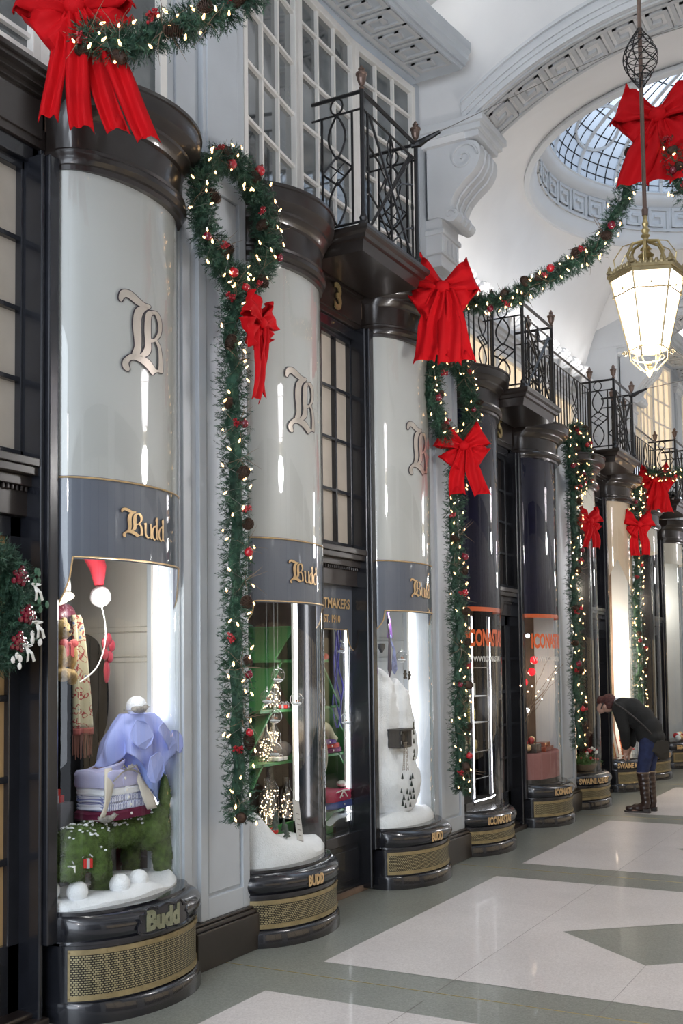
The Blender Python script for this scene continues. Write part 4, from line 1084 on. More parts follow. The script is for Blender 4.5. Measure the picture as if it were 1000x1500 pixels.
def pier_garland(label, yc, zc, rl, yt, zb, seed, lights, rad=.098, nd=620, det=1, ry=None, bulb=1.0, x=.085):
    ry = ry or rl
    t = thing('pier_garland', label, 'garland', (0, 0, 0), 0, 'loop and trail garlands hanging on the piers')
    loop = [(x, yc+ry*sin(a), zc+rl*cos(a)) for a in [2*pi*i/16 for i in range(17)]]
    lp = foliage(loop, rad*.95, nd, t, seed)
    tr = [(x, yc+.0, zc-rl), (x+.01, yt, zc-rl-.18)]+[(x+rnd(-.01, .02), yt+rnd(-.02, .02), lerp(zc-rl-.18, zb, i/6)) for i in range(1, 7)]
    tp = foliage(tr, rad, nd, t, seed+1)
    a = int(lights*.42)
    dress(lp, rad, t, a, 6 if det else 2, 5 if det else 2, seed+2, bulb=bulb); dress(tp, rad, t, lights-a, 9 if det else 3, 5 if det else 2, seed+5, bulb=bulb)
    return t
random.seed(11)
pier_garland('nearest lit pine garland, looped then trailing down the pale pier', 5.10, 4.24, .34, 5.06, .80, 20, 100)
pier_garland('lit pine garland on the pier right of the snow mountain window', 8.30, 3.86, .34, 8.33, .62, 30, 96, ry=.42)
pier_garland('lit pine garland on the pier right of the navy window with the pink table', 11.95, 3.98, .33, 11.70, .74, 40, 92, nd=420, ry=.32, bulb=1.15)
pier_garland('thin lit pine garland between the bright beige panelled window and the window behind the person', 14.75, 3.75, .30, 14.55, .95, 50, 92, nd=380, det=0, ry=.25, bulb=1.25)
pier_garland('farthest lit pine garland, cut by the right edge of the photo', 18.25, 3.6, .28, 18.15, .95, 60, 70, nd=300, det=0, ry=.2, bulb=1.3)
def swag(label, path, rad, seed, lights, nc, nb, nd=520, bulb=1.0):
    t = thing('swag_garland', label, 'garland', (0, 0, 0), 0, 'swag garlands strung across the arcade')
    pts = foliage(path, rad, nd, t, seed); dress(pts, rad, t, lights, nc, nb, seed+3, Vector((-.1, -1, -.45)), bulb=bulb); return t
swag('lit pine swag nearest the camera, behind the top left red bow', [(.28, 3.62, 4.52), (.45, 3.65, 4.44), (.60, 3.72, 4.48), (.81, 3.8, 4.54), (.98, 3.9, 4.66), (1.35, 3.95, 4.9), (1.8, 4.0, 5.2)], .095, 70, 44, 9, 1, nd=760)
swag('lit pine swag rising from the pier bow to the bow before the dome', [(.30, 7.66, 4.55), (.30, 7.95, 4.56), (.48, 7.9, 4.50), (.81, 7.71, 4.43), (1.05, 7.57, 4.45), (1.36, 7.39, 4.46), (1.6, 7.25, 4.51), (1.76, 7.16, 4.64), (1.87, 7.09, 4.82), (1.96, 7.03, 5.0), (2.10, 6.97, 5.06), (2.2, 6.93, 4.84), (2.28, 6.95, 4.62), (2.5, 7.05, 4.5), (2.85, 7.3, 4.45), (3.3, 7.6, 4.45), (3.8, 8.0, 4.5)], .085, 80, 96, 14, 8)
swag('distant lit pine swag running right from the far red bow', [(.16, 15.15, 4.32), (.5, 14.95, 4.22), (.9, 14.6, 4.20), (1.4, 14.2, 4.42), (2.0, 13.9, 4.9)], .10, 90, 50, 3, 2, nd=380, bulb=1.3)

# ================================================================== BOWS
def ribbon(mb, pts, widths, side, n=1):
    "cloth strip along pts; side = cross direction(s); V-notched when last width negative"
    pts = [Vector(p) for p in pts]
    V = []; m_ = 6
    for i, p in enumerate(pts):
        for j in range(m_+1):
            s_ = j/m_*2-1; V.append(p+Vector(side[i] if isinstance(side, list) else side)*widths[i]*s_)
    Fs = [(i*(m_+1)+j, i*(m_+1)+j+1, (i+1)*(m_+1)+j+1, (i+1)*(m_+1)+j) for i in range(len(pts)-1) for j in range(m_)]
    mb.add(V, Fs)
def bow(label, loc, s_, rz, seed, tails=4, droop=1.0, tail_len=.50, group=None, loops=((-1, 1), (1, 1), (-1, -1), (1, -1)), tilt=0, spread=1.0, tw=.062, lean=0):
    random.seed(seed)
    t = thing('red_bow', label, 'bow', loc, rz, group); t.scale = (s_,)*3; t.rotation_euler = (0, tilt, rz)
    # local frame: x across, z up, -y toward viewer
    for sx, sz in loops:
        mb = MB(); ang = radians(28 if sz > 0 else -38)+rnd(-.12, .12); Lp = rnd(.21, .25) if sz > 0 else rnd(.18, .22)
        dx, dz = sx*cos(ang), sin(ang); N = 18; P_, W_, S_ = [], [], []
        for i in range(N+1):
            a = pi*i/N; r = Lp*sin(a)**.8 if True else 0; y = -.055*cos(a)*sin(a)**.5*1.0
            P_.append((dx*r, y-.01*sz, dz*r)); W_.append(.030+.092*(sin(a)**.8)); S_.append(Vector((-dz*sx, .25*sin(i*1.3), dx*sx)).normalized())
        V = []; m_ = 12
        for i, p in enumerate(P_):
            for j in range(m_+1):
                q = j/m_*2-1; fold = .020*sin(q*6+seed+i*.1)*(1-sin(pi*i/N)*.6)
                V.append(Vector(p)+S_[i]*W_[i]*q+Vector((0, fold, 0))+Vector((dx, 0, dz))*(.006*q*q*sin(pi*i/N)))
        mb.add(V, [(i*(m_+1)+j, i*(m_+1)+j+1, (i+1)*(m_+1)+j+1, (i+1)*(m_+1)+j) for i in range(N) for j in range(m_)])
        mb.build('loop', M['red'], t, smooth=True, solid=.006)
    for k in range(tails):
        u = (k/(tails-1)*2-1) if tails > 1 else 0; mb = MB(); N = 20; tl = tail_len*rnd(.88, 1.05); V = []; m_ = 12; w0 = tw*rnd(1.0, 1.25); ph = rnd(0, 6)
        for i in range(N+1):
            f = i/N; ww = lerp(.030, w0, min(1, f*2.2)); cx = lean*f+u*(.03+.11*spread*f**.8)+.010*sin(f*5+ph); yy = -.02-.025*sin(f*4+ph)*(.4+f)-.012*(k % 2)
            for j in range(m_+1):
                q = j/m_*2-1; notch = (-.085*(1-abs(q)))*1.0 if i == N else 0
                V.append((cx+ww*q, yy+.014*sin(q*5+ph+f*3), -.02-f*tl-(notch if i < N else -.085*(1-abs(q))*1.0) + (0 if i < N else 0)))
        mb.add(V, [(i*(m_+1)+j, i*(m_+1)+j+1, (i+1)*(m_+1)+j+1, (i+1)*(m_+1)+j) for i in range(N) for j in range(m_)])
        mb.build('tail', M['red'], t, smooth=True, solid=.005)
    mb = MB(); mb.sphere((0, -.035, 0), .05, 16, 10, (1.0, .7, .85), .02); mb.build('knot', M['red'], t, smooth=True)
    return t
VIEW = lambda x, y: math.atan2(y-0, x-XC)+pi/2   # turn a bow's front toward the walkway
bow('huge red velvet bow at the top left with four long tails over the dark cornice', (.22, 3.62, 4.66), 1.05, radians(30), 1, 4, tail_len=.56, group='red velvet bows on the swags', spread=1.7, tw=.042, lean=.11)
bow('big red velvet bow on the pier top between the grey and the navy bow windows', (.355, 7.50, 4.525), 1.16, radians(24), 2, 4, tail_len=.50, group='red velvet bows on the swags', spread=1.0)
bow('red velvet bow hanging highest, in front of the glass dome behind the lantern rod', (2.12, 6.90, 5.14), 1.12, radians(12), 3, 3, tail_len=.40, group='red velvet bows on the swags', spread=1.0, tw=.085)
bow('distant big red velvet bow with fringed tails above the farthest windows', (.22, 15.25, 4.20), 1.12, radians(10), 4, 4, tail_len=.40, group='red velvet bows on the swags')
bow('small red bow with thin tails hanging under the nearest garland loop', (.20, 5.16, 3.63), .72, radians(96), 5, 2, tail_len=.62, group='red bows on the pier garlands', spread=.35, tilt=.05)
bow('red bow under the garland loop on the pier left of the navy bow window', (.20, 8.24, 3.45), .92, radians(34), 6, 2, tail_len=.44, group='red bows on the pier garlands', spread=.7, tilt=-.1)
bow('small twisted red bow on the garland right of the pink table window', (.18, 12.02, 3.26), .80, radians(60), 7, 2, tail_len=.42, group='red bows on the pier garlands', spread=.4)
bow('small red bow on the thin garland near the beige panelled bright window', (.18, 14.35, 3.48), .92, radians(45), 8, 2, tail_len=.46, group='red bows on the pier garlands', spread=.5)
# support wires from the balcony brackets
b = MB(); b.tube([(.47, 7.21, 5.60), (1.4, 7.05, 5.68), (2.1, 6.93, 5.70), (4.22, 6.9, 5.72)], .003, 4); tag(b.build('support_wire', M['wire']), 'thin steel wire from the nearest balcony bracket to the high bow', 'wire')
b = MB(); b.tube([(.47, 13.74, 5.12), (1.4, 13.7, 5.2), (2.1, 13.6, 5.22), (4.22, 13.5, 5.24)], .004, 4); tag(b.build('support_wire', M['wire']), 'thin steel wire running right from the third balcony bracket', 'wire')

# ================================================================== WREATH ON THE LEFT DOOR
t = thing('wreath', 'green pine wreath with white ribbons and dark red flowers on the left door', 'wreath', (-.13, 3.40, 1.93))
wp = [(0, .22*sin(a), .24*cos(a)) for a in [2*pi*i/16 for i in range(17)]]
pts = foliage(wp, .10, 900, t, 100, nl=.036, nw=.0018)
random.seed(5)
for a in (0.9, 1.7, 2.3, 3.6, 4.6):
    m_ = MB(); c = Vector((.07, .21*sin(a), .23*cos(a)))
    for j in range(14):
        an = j*2.4; r = .006+.003*j; m_.sphere((c.x+.02-.0012*j, c.y+r*cos(an), c.z+r*sin(an)), .015, 6, 5, (.7, 1, 1))
    m_.build('red_flower', M['bauble'], t)
for a, sg in ((1.15, 1), (1.85, 1), (2.35, -1)):
    m_ = MB(); c = Vector((.10, .25*sin(a), .25*cos(a)))
    for q in (1, -1):
        m_.tube([c+Vector((.01*sin(pi*i/8), q*.028*sin(pi*i/8), .018*i/8*(1 if i < 5 else .6))) for i in range(9)], .0035, 4)
        ribbon(m_, [c, c+Vector((.015, q*.012+.01, -.03)), c+Vector((.0, q*.02+.03, -.065))], [.006, .008, .009], Vector((0, .8, .4)))
    m_.build('white_ribbon', M['wvinyl'], t, solid=.002)
for a in (1.0, 1.5, 2.1, 2.7):
    m_ = MB(); c = Vector((.09, .28*sin(a), .27*cos(a)))
    for j in range(5): d = Vector((.3, rnd(-1, 1), rnd(-1, 1))).normalized(); m_.sphere(c+d*.03, .013, 6, 4, (.3, 1, 1.3))
    m_.tube([c-Vector((.05, 0, 0)), c], .003, 4); m_.build('eucalyptus_leaves', M['needleb'] if a < 2 else M['whitewood'], t)
# ================================================================== WINDOW DISPLAYS
def cm(name, c, rough=.7, **k):
    if name not in M: M[name] = mat(name, c, rough, **k)
    return M[name]
def led(x, y, z0, z1, label, r=.009, watts=3.5):
    t = thing('strip_light', label, 'strip light', (x, y, z0), 0, 'vertical strip lights in the shop windows')
    b = MB(); b.box(-.028, -.010, -.012, .012, 0, z1-z0); b.build('light_channel', M['whitewood'], t)
    b = MB(); b.tube([(0, 0, .01), (0, 0, z1-z0-.01)], r, 8); b.build('light_tube', M['led'], t, smooth=True)
    l_ = light('strip_glow', 'POINT', (x+.02-.1, y-.02, (z0+z1)/2), watts, (.97, .97, 1), .25)
    return t
led(-.20, 4.72, .55, 2.25, 'white strip light at the right edge of the toy dog display window', watts=1.5)
led(-.24, 6.27, .62, 2.10, 'white strip light inside the second bow window, in front of the green shelf')
led(-.31, 7.12, .50, 2.00, 'white strip light at the right edge of the flat window between the grey bays')
led(-.22, 8.06, .50, 2.10, 'white strip light behind the right edge of the snow mountain')
def panelled(name, label, x0, x1, y, m, z1=4.0):
    t = thing(name, label, 'panelling'); b = MB(); b.box(x0, x1, y, y+.04, .1, z1); b.build('board', m, t)
    xm0, xm1 = x0+.10, x1-.14
    for za, zb_ in ((.6, 1.72), (1.86, 3.2)):
        b = MB(); pts = [(xm0, y-.006, za), (xm1, y-.006, za), (xm1, y-.006, zb_), (xm0, y-.006, zb_)]
        b.tube(pts, .009, 4, closed=True); b.tube([(xm0+.03, y-.004, za+.03), (xm1-.03, y-.004, za+.03), (xm1-.03, y-.004, zb_-.03), (xm0+.03, y-.004, zb_-.03)], .004, 4, closed=True)
        b.build('panel_moulding', m, t)
panelled('panelled_backdrop', 'cream panelled board behind the toy dog display', -1.15, -.17, 4.84, M['cream'])
panelled('panelled_backdrop', 'pale panelled board at the right of the snow mountain', -1.0, -.17, 8.16, M['offwhite'])
def snow_bed(B, zb, hfn, label, back=-.62, clip=.44):
    "drift of artificial snow filling the deck of a bay"
    nu, nv = 48, 16
    def fn(a, c, off=-.02):
        p = lerp(-pi/2, pi/2, a); x, y, _ = B.pt(p, off); x2 = lerp(x, back, c**1.2); y2 = y
        e = min(1, c*9)
        return (x2, y2, zb+max(.004, hfn(x2, y2))*(.45+.55*e))
    mb = MB(); mb.grid(nu, nv, lambda a, c: fn(a, c))
    n = len(mb.v); ring = [B.pt(lerp(-pi/2, pi/2, i/(nu-1)), -.02)[:2] for i in range(nu)]
    mb.v += [(x, y, zb) for x, y in ring]
    for i in range(nu-1): mb.f.append((n+i, n+i+1, (i+1)*nv, i*nv))
    o = mb.build('artificial_snow', M['snow'], None, smooth=True); tag(o, label, 'snow', kind='stuff'); return o
def hn(x, y, f=9, s_=0): return .5+.25*sin(f*x*1.3+s_+2*sin(f*y*.7))+.25*sin(f*y*1.7+1.3*s_+1.5*cos(f*x))
BA, BB, BC, BD, BE, BF, BG, BH, BI = [BAYS[k][0] for k in 'ABCDEFGHI']
snow_bed(BA, .505, lambda x, y: .03+.045*hn(x, y, 11), 'white artificial snow under the toy dog')
snow_bed(BB, .435, lambda x, y: .07+.05*hn(x, y, 10)+.24*math.exp(-((y-5.55)/.16)**2-((x+.18)/.16)**2)+.08*math.exp(-((y-5.8)/.15)**2-((x+.15)/.15)**2), 'deep white snow drift below the hanging glass globes')
snow_bed(BC, .435, lambda x, y: .08+.04*hn(x, y, 10), 'white snow at the foot of the model mountain')
b = MB(); b.grid(24, 10, lambda a, c: (lerp(-.285, -.62, c), lerp(6.40, 7.18, a), .44+.03+.05*hn(c*.4, a*.9, 12)+.08*a)); b.build('q', M['snow'], None, smooth=True)
o = bpy.data.objects['q']; o.name = 'artificial_snow'; tag(o, 'low snow drift along the flat window below the tilted boxes', 'snow', kind='stuff')
# --- bay A
for i, (x, y, z, r, lab) in enumerate(((-.11, 4.00, .585, .052, 'white snowball left of the toy dog\'s front leg, nearest the parcels'), (-.055, 4.245, .58, .053, 'white snowball under the toy dog, left of a touching pair'), (-.045, 4.375, .58, .053, 'white snowball under the toy dog, right of a touching pair'), (-.20, 3.90, .60, .055, 'white snowball half hidden at the left edge of the first window'), (-.22, 4.575, 1.45, .055, 'white snowball on top of the blue shirts with a bird before it'))):
    b = MB(); b.sphere((0, 0, 0), r, 24, 16, noise=.02); o = b.build('snowball', M['snow'], None, smooth=True); o.location = (x, y, z); tag(o, lab, 'snowball', 'snowballs in the first window')
M['moss'] = mat('green_moss', (.075, .125, .028), .95, noise=.45, nscale=30, bump=1, bscale=140)
dog = thing('topiary_dog', 'green moss topiary dog dusted with snow carrying a stack of shirts', 'topiary')
body = blob('body', [((-.25, 4.44, .80), (.10, .28, .085)), ((-.22, 4.22, .775), (.115, .10, .12)), ((-.22, 4.68, .79), (.12, .12, .12)), ((-.16, 4.04, .775), (.11, .125, .12)), ((-.13, 3.97, .69), (.07, .09, .06)), ((-.06, 4.10, .70), (.035, .05, .085)),
    ((-.17, 4.24, .63), (.052, .06, .14)), ((-.33, 4.22, .63), (.052, .06, .14)), ((-.17, 4.73, .64), (.055, .06, .14)), ((-.33, 4.66, .63), (.052, .06, .14)), ((-.17, 4.22, .54), (.05, .065, .035)), ((-.17, 4.75, .54), (.05, .065, .035)), ((-.33, 4.2, .54), (.05, .065, .035)), ((-.33, 4.66, .54), (.05, .065, .035)), ((-.13, 4.70, .96), (.034, .036, .125)), ((-.17, 4.70, .85), (.05, .05, .06))], M['moss'], dog, .014, .02, 16, dscale=.03)
random.seed(21); b = MB()
me = body.data
for _ in range(5200):
    v = me.vertices[random.randrange(len(me.vertices))]; p = v.co; n_ = v.normal; s_ = n_.orthogonal().normalized()*.0016; d = (n_+Vector((rnd(-.6, .6), rnd(-.6, .6), rnd(-.6, .6)))).normalized()*rnd(.008, .016)
    b.add([p-s_, p+s_, p+d], [(0, 1, 2)])
o = b.build('moss_blades', M['moss'], dog); o['kind'] = 'stuff'
b = MB()
for _ in range(1500):
    v = me.vertices[random.randrange(len(me.vertices))]
    if v.normal.z > .45+rnd(0, .3) and v.co.z > .75: r = rnd(.004, .011); b.sphere(v.co+v.normal*.006, r, 6, 4, (1, 1, .6))
o = b.build('snow_dusting', M['snow'], dog); o['kind'] = 'stuff'
# folded shirts on the dog
M['stripe'] = mat('blue_striped_cotton', (.5, .5, .6), .8); nt = M['stripe'].node_tree
wv = nt.nodes.new('ShaderNodeTexWave'); wv.bands_direction = 'Y'; wv.inputs['Scale'].default_value = 26; rp = nt.nodes.new('ShaderNodeValToRGB'); rp.color_ramp.interpolation = 'CONSTANT'
rp.color_ramp.elements[0].color = (.72, .74, .86, 1); rp.color_ramp.elements[1].color = (.16, .19, .42, 1); rp.color_ramp.elements[1].position = .62
tc = nt.nodes.new('ShaderNodeTexCoord'); nt.links.new(tc.outputs['Object'], wv.inputs[0]); nt.links.new(wv.outputs[1], rp.inputs[0]); nt.links.new(rp.outputs[0], nt.nodes['Principled BSDF'].inputs[0])
def folded(loc, sx, sy, h, m, label, n=0, name='folded_shirt', cat='shirt', group='folded shirts stacked on the dog', rz=0):
    t = thing(name, label, cat, loc, rz, group); b = MB()
    NU, NV = 28, 9
    prof = [(-1, 0), (-1.0, .15), (-1.0, .5), (-.97, .85), (-.8, 1), (0, 1.05), (.8, 1), (.97, .85), (1, .5), (1, 0)]
    V = []
    for i in range(NU):
        a = 2*pi*i/NU; ex = abs(cos(a))**.35*(1 if cos(a) > 0 else -1); ey = abs(sin(a))**.35*(1 if sin(a) > 0 else -1)
        for r, z in ((.96, 0), (1.0, .22), (.975, .48), (1.0, .75), (.93, .96), (.6, 1.03), (0, 1.0)):
            V.append((sx*ex*r, sy*ey*r*(1+.01*sin(5*a)), h*z+(.004*sin(9*a+n) if 0 < z < 1 else 0)))
    q = 7; b.add(V, [(i*q+j, ((i+1) % NU)*q+j, ((i+1) % NU)*q+j+1, i*q+j+1) for i in range(NU) for j in range(q-1)]+[tuple(i*q for i in range(NU))[::-1]])
    b.build('folded_cloth', m, t, smooth=True)
    b = MB(); b.box(sx*.90, sx*1.005, -.014, .014, .004, h*.99); b.build('button_placket', m, t)
    for k in (0,):
        b = MB(); b.lathe([(.0002, .004), (.006, .004), (.0075, .002), (.0075, 0)], (sx*1.005, 0, h*.5), 10, 'x'); b.build('button', M['whitewood'], t)
    return t
lil, whi, burg = cm('lilac_cotton', (.46, .46, .70), bump=.2, bscale=200), cm('white_cotton', (.78, .80, .86), bump=.2, bscale=200), cm('burgundy_knit', (.13, .008, .04), .9, bump=.3, bscale=200)
zz = .885
folded((-.23, 4.40, zz), .12, .20, .050, burg, 'burgundy folded knit at the bottom of the shirt stack on the dog'); zz += .050
folded((-.23, 4.40, zz), .115, .185, .040, M['stripe'], 'dark blue striped folded shirt second from the bottom of the stack', 1); zz += .040
folded((-.23, 4.385, zz), .115, .17, .036, M['stripe'], 'pale striped folded shirt in the middle of the stack', 2); zz += .036
folded((-.23, 4.37, zz), .115, .155, .040, whi, 'plain white folded shirt below the lilac one', 3); zz += .040
top = folded((-.23, 4.35, zz), .12, .145, .085, lil, 'lilac folded shirt with burgundy lined collar topping the stack', 4); zz += .085
b = MB(); b.grid(28, 5, lambda a, c: ((.075+.012*c)*cos(2*pi*a)*1.0, (.082+.015*c)*sin(2*pi*a), .055+.055*c+.022*sin(2*pi*a+.5)), close_u=True); b.build('collar', lil, top, smooth=True, solid=.006)
b = MB(); b.grid(28, 5, lambda a, c: ((.066+.008*c)*cos(2*pi*a), (.072+.01*c)*sin(2*pi*a), .062+.042*c+.018*sin(2*pi*a+.5)), close_u=True); b.sphere((0, 0, .08), .06, 14, 8, (1, 1, .3)); b.build('collar_lining', cm('red_brown_paisley', (.20, .045, .035), noise=.6, nscale=40), top, smooth=True)
crm = cm('cream_ribbon', (.62, .57, .50))
for sg in (-1, 1):
    b = MB(); N = 14; V = []
    for i in range(N+1):
        f = i/N; y = sg*(.095+.10*f**1.3); z = .10-.235*f*1.0; x = .085+.05*sin(f*pi*.6)
        for j in range(4): V.append((x+.003*j, y+sg*(j/3-.5)*.060+.01*sin(f*6+j), z))
    b.add(V, [(i*4+j, i*4+j+1, (i+1)*4+j+1, (i+1)*4+j) for i in range(N) for j in range(3)]); b.build('hanging_sleeve', crm, top, smooth=True, solid=.005)
b = MB(); b.tube([(.13, -.10, .035), (.135, -.04, .075), (.135, 0, .085), (.135, .05, .08), (.13, .11, .055)], .004, 5)
for sg in (-1, 1): b.tube([(.135, 0, .085), (.14, sg*.03, .11), (.14, sg*.055, .095), (.135, .0, .085)], .004, 5)
b.build('tie_cord', cm('grey_cord', (.25, .24, .22)), top)
# draped blue shirts
def drape(label, c, rx, ry, z0, z1, m, folds=9, amp=.018, flare=.35, name='draped_shirt', cat='shirt', group=None, seed=0, par=None):
    b = MB(); NU, NV = 72, 22; random.seed(seed); ph = [rnd(0, 6) for _ in range(4)]
    def fn(a, q):
        an = 2*pi*a; k = .55+.45*math.sin(min(1, q*1.5)*pi/2)+flare*q*.35; r = 1+(amp/ry)*(sin(folds*an+ph[0]+2*q)+.6*sin(folds*1.7*an+ph[1]-3*q))*(.3+q)
        hem = .035*sin(3*an+ph[2])*q+.03*sin(5*an+ph[3])*q*q
        return (c[0]+rx*k*r*cos(an), c[1]+ry*k*r*sin(an), lerp(z1, z0, q)+hem)
    b.grid(NU, NV, fn, close_u=True); b.add([fn(i/NU, 0) for i in range(NU)], [tuple(range(NU))])
    o = b.build(name, m, par, smooth=True, solid=.004)
    if label: tag(o, label, cat, group)
    return o
blue = cm('pale_blue_cotton', (.34, .40, .78), .75, bump=.15, bscale=250); blue2 = cm('mid_blue_cotton', (.27, .36, .72), .75)
t = thing('draped_shirt', 'pale blue dress shirts draped in a bust beside the stack', 'shirt')
drape(None, (-.25, 4.60), .12, .17, .96, 1.26, blue2, 5, .022, .3, 'lower_shirt', par=t, seed=3)
drape(None, (-.22, 4.58), .13, .21, 1.16, 1.41, blue, 6, .030, .4, 'upper_shirt', par=t, seed=5)
def lapel(pts, nm='collar_flap'):
    pts = [tuple(Vector(p).lerp(Vector(q_), k/3)) for p, q_ in zip(pts, pts[1:]+pts[:1]) for k in range(3)]; c_ = sum((Vector(p) for p in pts), Vector())/len(pts); pts = [tuple(c_+(Vector(p)-c_)*(.86 if k % 3 == 0 else 1.0)+Vector((.012*sin(k*1.7), 0, 0))) for k, p in enumerate(pts)]
    b = MB(); n = len(pts); b.add([p for p in pts]+[(p[0]+.006, p[1], p[2]) for p in pts], [tuple(range(n)), tuple(range(n, 2*n))[::-1]]+[(i, (i+1) % n, n+(i+1) % n, n+i) for i in range(n)]); b.build(nm, blue, t, bevel=.002)
lapel([(-.09, 4.40, 1.40), (-.05, 4.52, 1.34), (-.06, 4.46, 1.22), (-.09, 4.36, 1.27)]); lapel([(-.07, 4.60, 1.38), (-.04, 4.53, 1.33), (-.05, 4.64, 1.20), (-.09, 4.74, 1.27)]); lapel([(-.055, 4.47, 1.20), (-.05, 4.58, 1.22), (-.055, 4.585, 1.06), (-.06, 4.475, 1.05)], 'shirt_front'); lapel([(-.09, 4.70, 1.33), (-.07, 4.80, 1.28), (-.08, 4.80, 1.18), (-.08, 4.72, 1.20)], 'cuff')
def bird(loc, rz, label, m):
    t = thing('bird_ornament', label, 'ornament', loc, rz, 'small grey bird ornaments')
    blob('bird_body', [((0, 0, 0), (.045, .022, .02)), ((.042, 0, .014), (.017, .015, .015))], m, t, .005)
    b = MB(); b.obox((-.06, 0, -.002), (.035, 0, -.004), (0, .008, 0), (0, 0, .002)); b.lathe([(.004, 0), (.0003, .014)], (.058, 0, .014), 6, 'x'); b.build('tail_and_beak', m, t)
    for sg in (-1, 1): b = MB(); b.sphere((-.008, sg*.02, .006), .022, 10, 6, (1.4, .25, .6)); b.build('wing', m, t, smooth=True)
gm = cm('grey_feathers', (.30, .28, .26), noise=.4, nscale=60)
bird((-.14, 4.50, 1.435), radians(75), 'grey bird ornament before the snowball on the blue shirts', gm); bird((-.13, 4.23, .90), radians(70), 'grey bird ornament at the left foot of the shirt stack', gm)
def parcel(loc, s_, m, rz, label, rib='grey_ribbon'):
    t = thing('gift_parcel', label, 'gift', loc, rz, 'small gift parcels in the first window'); b = MB(); sx, sy, sz = s_; b.box(-sx, sx, -sy, sy, 0, 2*sz); b.build('box', m, t, bevel=.003)
    b = MB(); e = .0015; b.box(-.007, .007, -sy-e, sy+e, -e, 2*sz+e); b.box(-sx-e, sx+e, -.007, .007, -e, 2*sz+e)
    for a in range(4): an = a*pi/2+.7; b.tube([(0, 0, 2*sz), (.02*cos(an), .02*sin(an), 2*sz+.018), (.035*cos(an), .035*sin(an), 2*sz+.006)], .004, 4)
    b.build('ribbon_bow', cm('grey_ribbon', (.45, .45, .47), .4), t)
rp_ = cm('red_paper', (.55, .02, .015), .5)
parcel((-.11, 3.95, .685), (.03, .035, .018), M['whitewood'], .6, 'white parcel hanging at the toy dog\'s chin'); parcel((-.07, 4.02, .70), (.022, .03, .022), rp_, 1.0, 'red parcel with grey ribbon beside the white one at the dog\'s chin')
b = MB(); b.box(-.62, -.32, 3.92, 4.20, .5, .98); tag(b.build('display_block', cm('grey_block', (.10, .10, .11), .5)), 'dark grey block at the left edge of the first window', 'block')
parcel((-.40, 4.10, .98), (.06, .06, .018), rp_, .2, 'flat red parcel on the dark grey block'); parcel((-.40, 4.11, 1.016), (.045, .045, .014), rp_, .4, 'smaller red parcel on top of the flat red one')
t = thing('red_gift_box', 'large dark red box tied with grey ribbon behind the dog', 'gift'); b = MB(); b.box(-.74, -.42, 4.42, 4.82, .5, 1.12); b.build('box', cm('dark_red_paper', (.22, .008, .012), .6), t, bevel=.005)
b = MB(); b.box(-.745, -.415, 4.60, 4.64, .5, 1.125); b.box(-.745, -.415, 4.415, 4.825, .86, .90); b.build('ribbon', M['grey_ribbon'], t)
# mannequin with coat, spotted cravat, scarf, hat
man = thing('mannequin', 'shop mannequin in a dark coat at the left of the first window', 'mannequin')
M['coat'] = cm('black_wool', (.005, .005, .006), .95, spec=.08)
blob('coat', [((-.50, 4.36, 1.55), (.13, .20, .28)), ((-.50, 4.36, 1.76), (.12, .22, .10)), ((-.50, 4.36, 1.20), (.13, .19, .28)), ((-.48, 4.57, 1.50), (.06, .055, .26)), ((-.48, 4.15, 1.50), (.06, .055, .26)), ((-.5, 4.36, .95), (.12, .17, .2))], M['coat'], man, .02)
b = MB(); b.tube([(-.5, 4.36, .5), (-.5, 4.36, 1.0)], .02, 8); b.lathe([(.14, 0), (.13, .02), (.02, .03)], (-.5, 4.36, .5), 16); b.build('stand', M['iron'], man)
dots = mat('spotted_burgundy_silk', (.10, .01, .025), .4); nt = dots.node_tree; vo = nt.nodes.new('ShaderNodeTexVoronoi'); vo.inputs['Scale'].default_value = 70; vo.inputs['Randomness'].default_value = .2; rp2 = nt.nodes.new('ShaderNodeValToRGB'); rp2.color_ramp.interpolation = 'CONSTANT'; rp2.color_ramp.elements[0].color = (.7, .55, .55, 1); rp2.color_ramp.elements[1].color = (.10, .01, .025, 1); rp2.color_ramp.elements[1].position = .22
tc = nt.nodes.new('ShaderNodeTexCoord'); nt.links.new(tc.outputs['Object'], vo.inputs['Vector']); nt.links.new(vo.outputs['Distance'], rp2.inputs[0]); nt.links.new(rp2.outputs[0], nt.nodes['Principled BSDF'].inputs[0])
blob('cravat', [((-.42, 4.22, 1.93), (.06, .085, .07)), ((-.38, 4.22, 1.84), (.04, .05, .07))], dots, man, .012, .01)
blob('head_form', [((-.44, 4.20, 2.08), (.075, .08, .11))], M['whitewood'], man, .015)
hat = thing('santa_hat', 'red santa hat with white pompom and cream brim behind the sign band', 'hat')
b = MB(); b.tube([(-.42, 4.20, 2.30), (-.38, 4.26, 2.34), (-.32, 4.33, 2.28), (-.29, 4.35, 2.18), (-.28, 4.345, 2.09)], [.09, .08, .06, .045, .025], 14); b.build('hat_cone', cm('red_felt', (.50, .03, .05), .9), hat, smooth=True)
blob('brim', [((-.40, 4.16, 2.03), (.09, .10, .035)), ((-.37, 4.12, 2.01), (.05, .08, .035))], cm('cream_fur', (.72, .70, .60), 1, bump=.6, bscale=120), hat, .012, .008)
b = MB(); b.sphere((-.27, 4.345, 2.03), .055, 20, 14, noise=.05); b.build('pompom', M['snow'], hat, smooth=True)
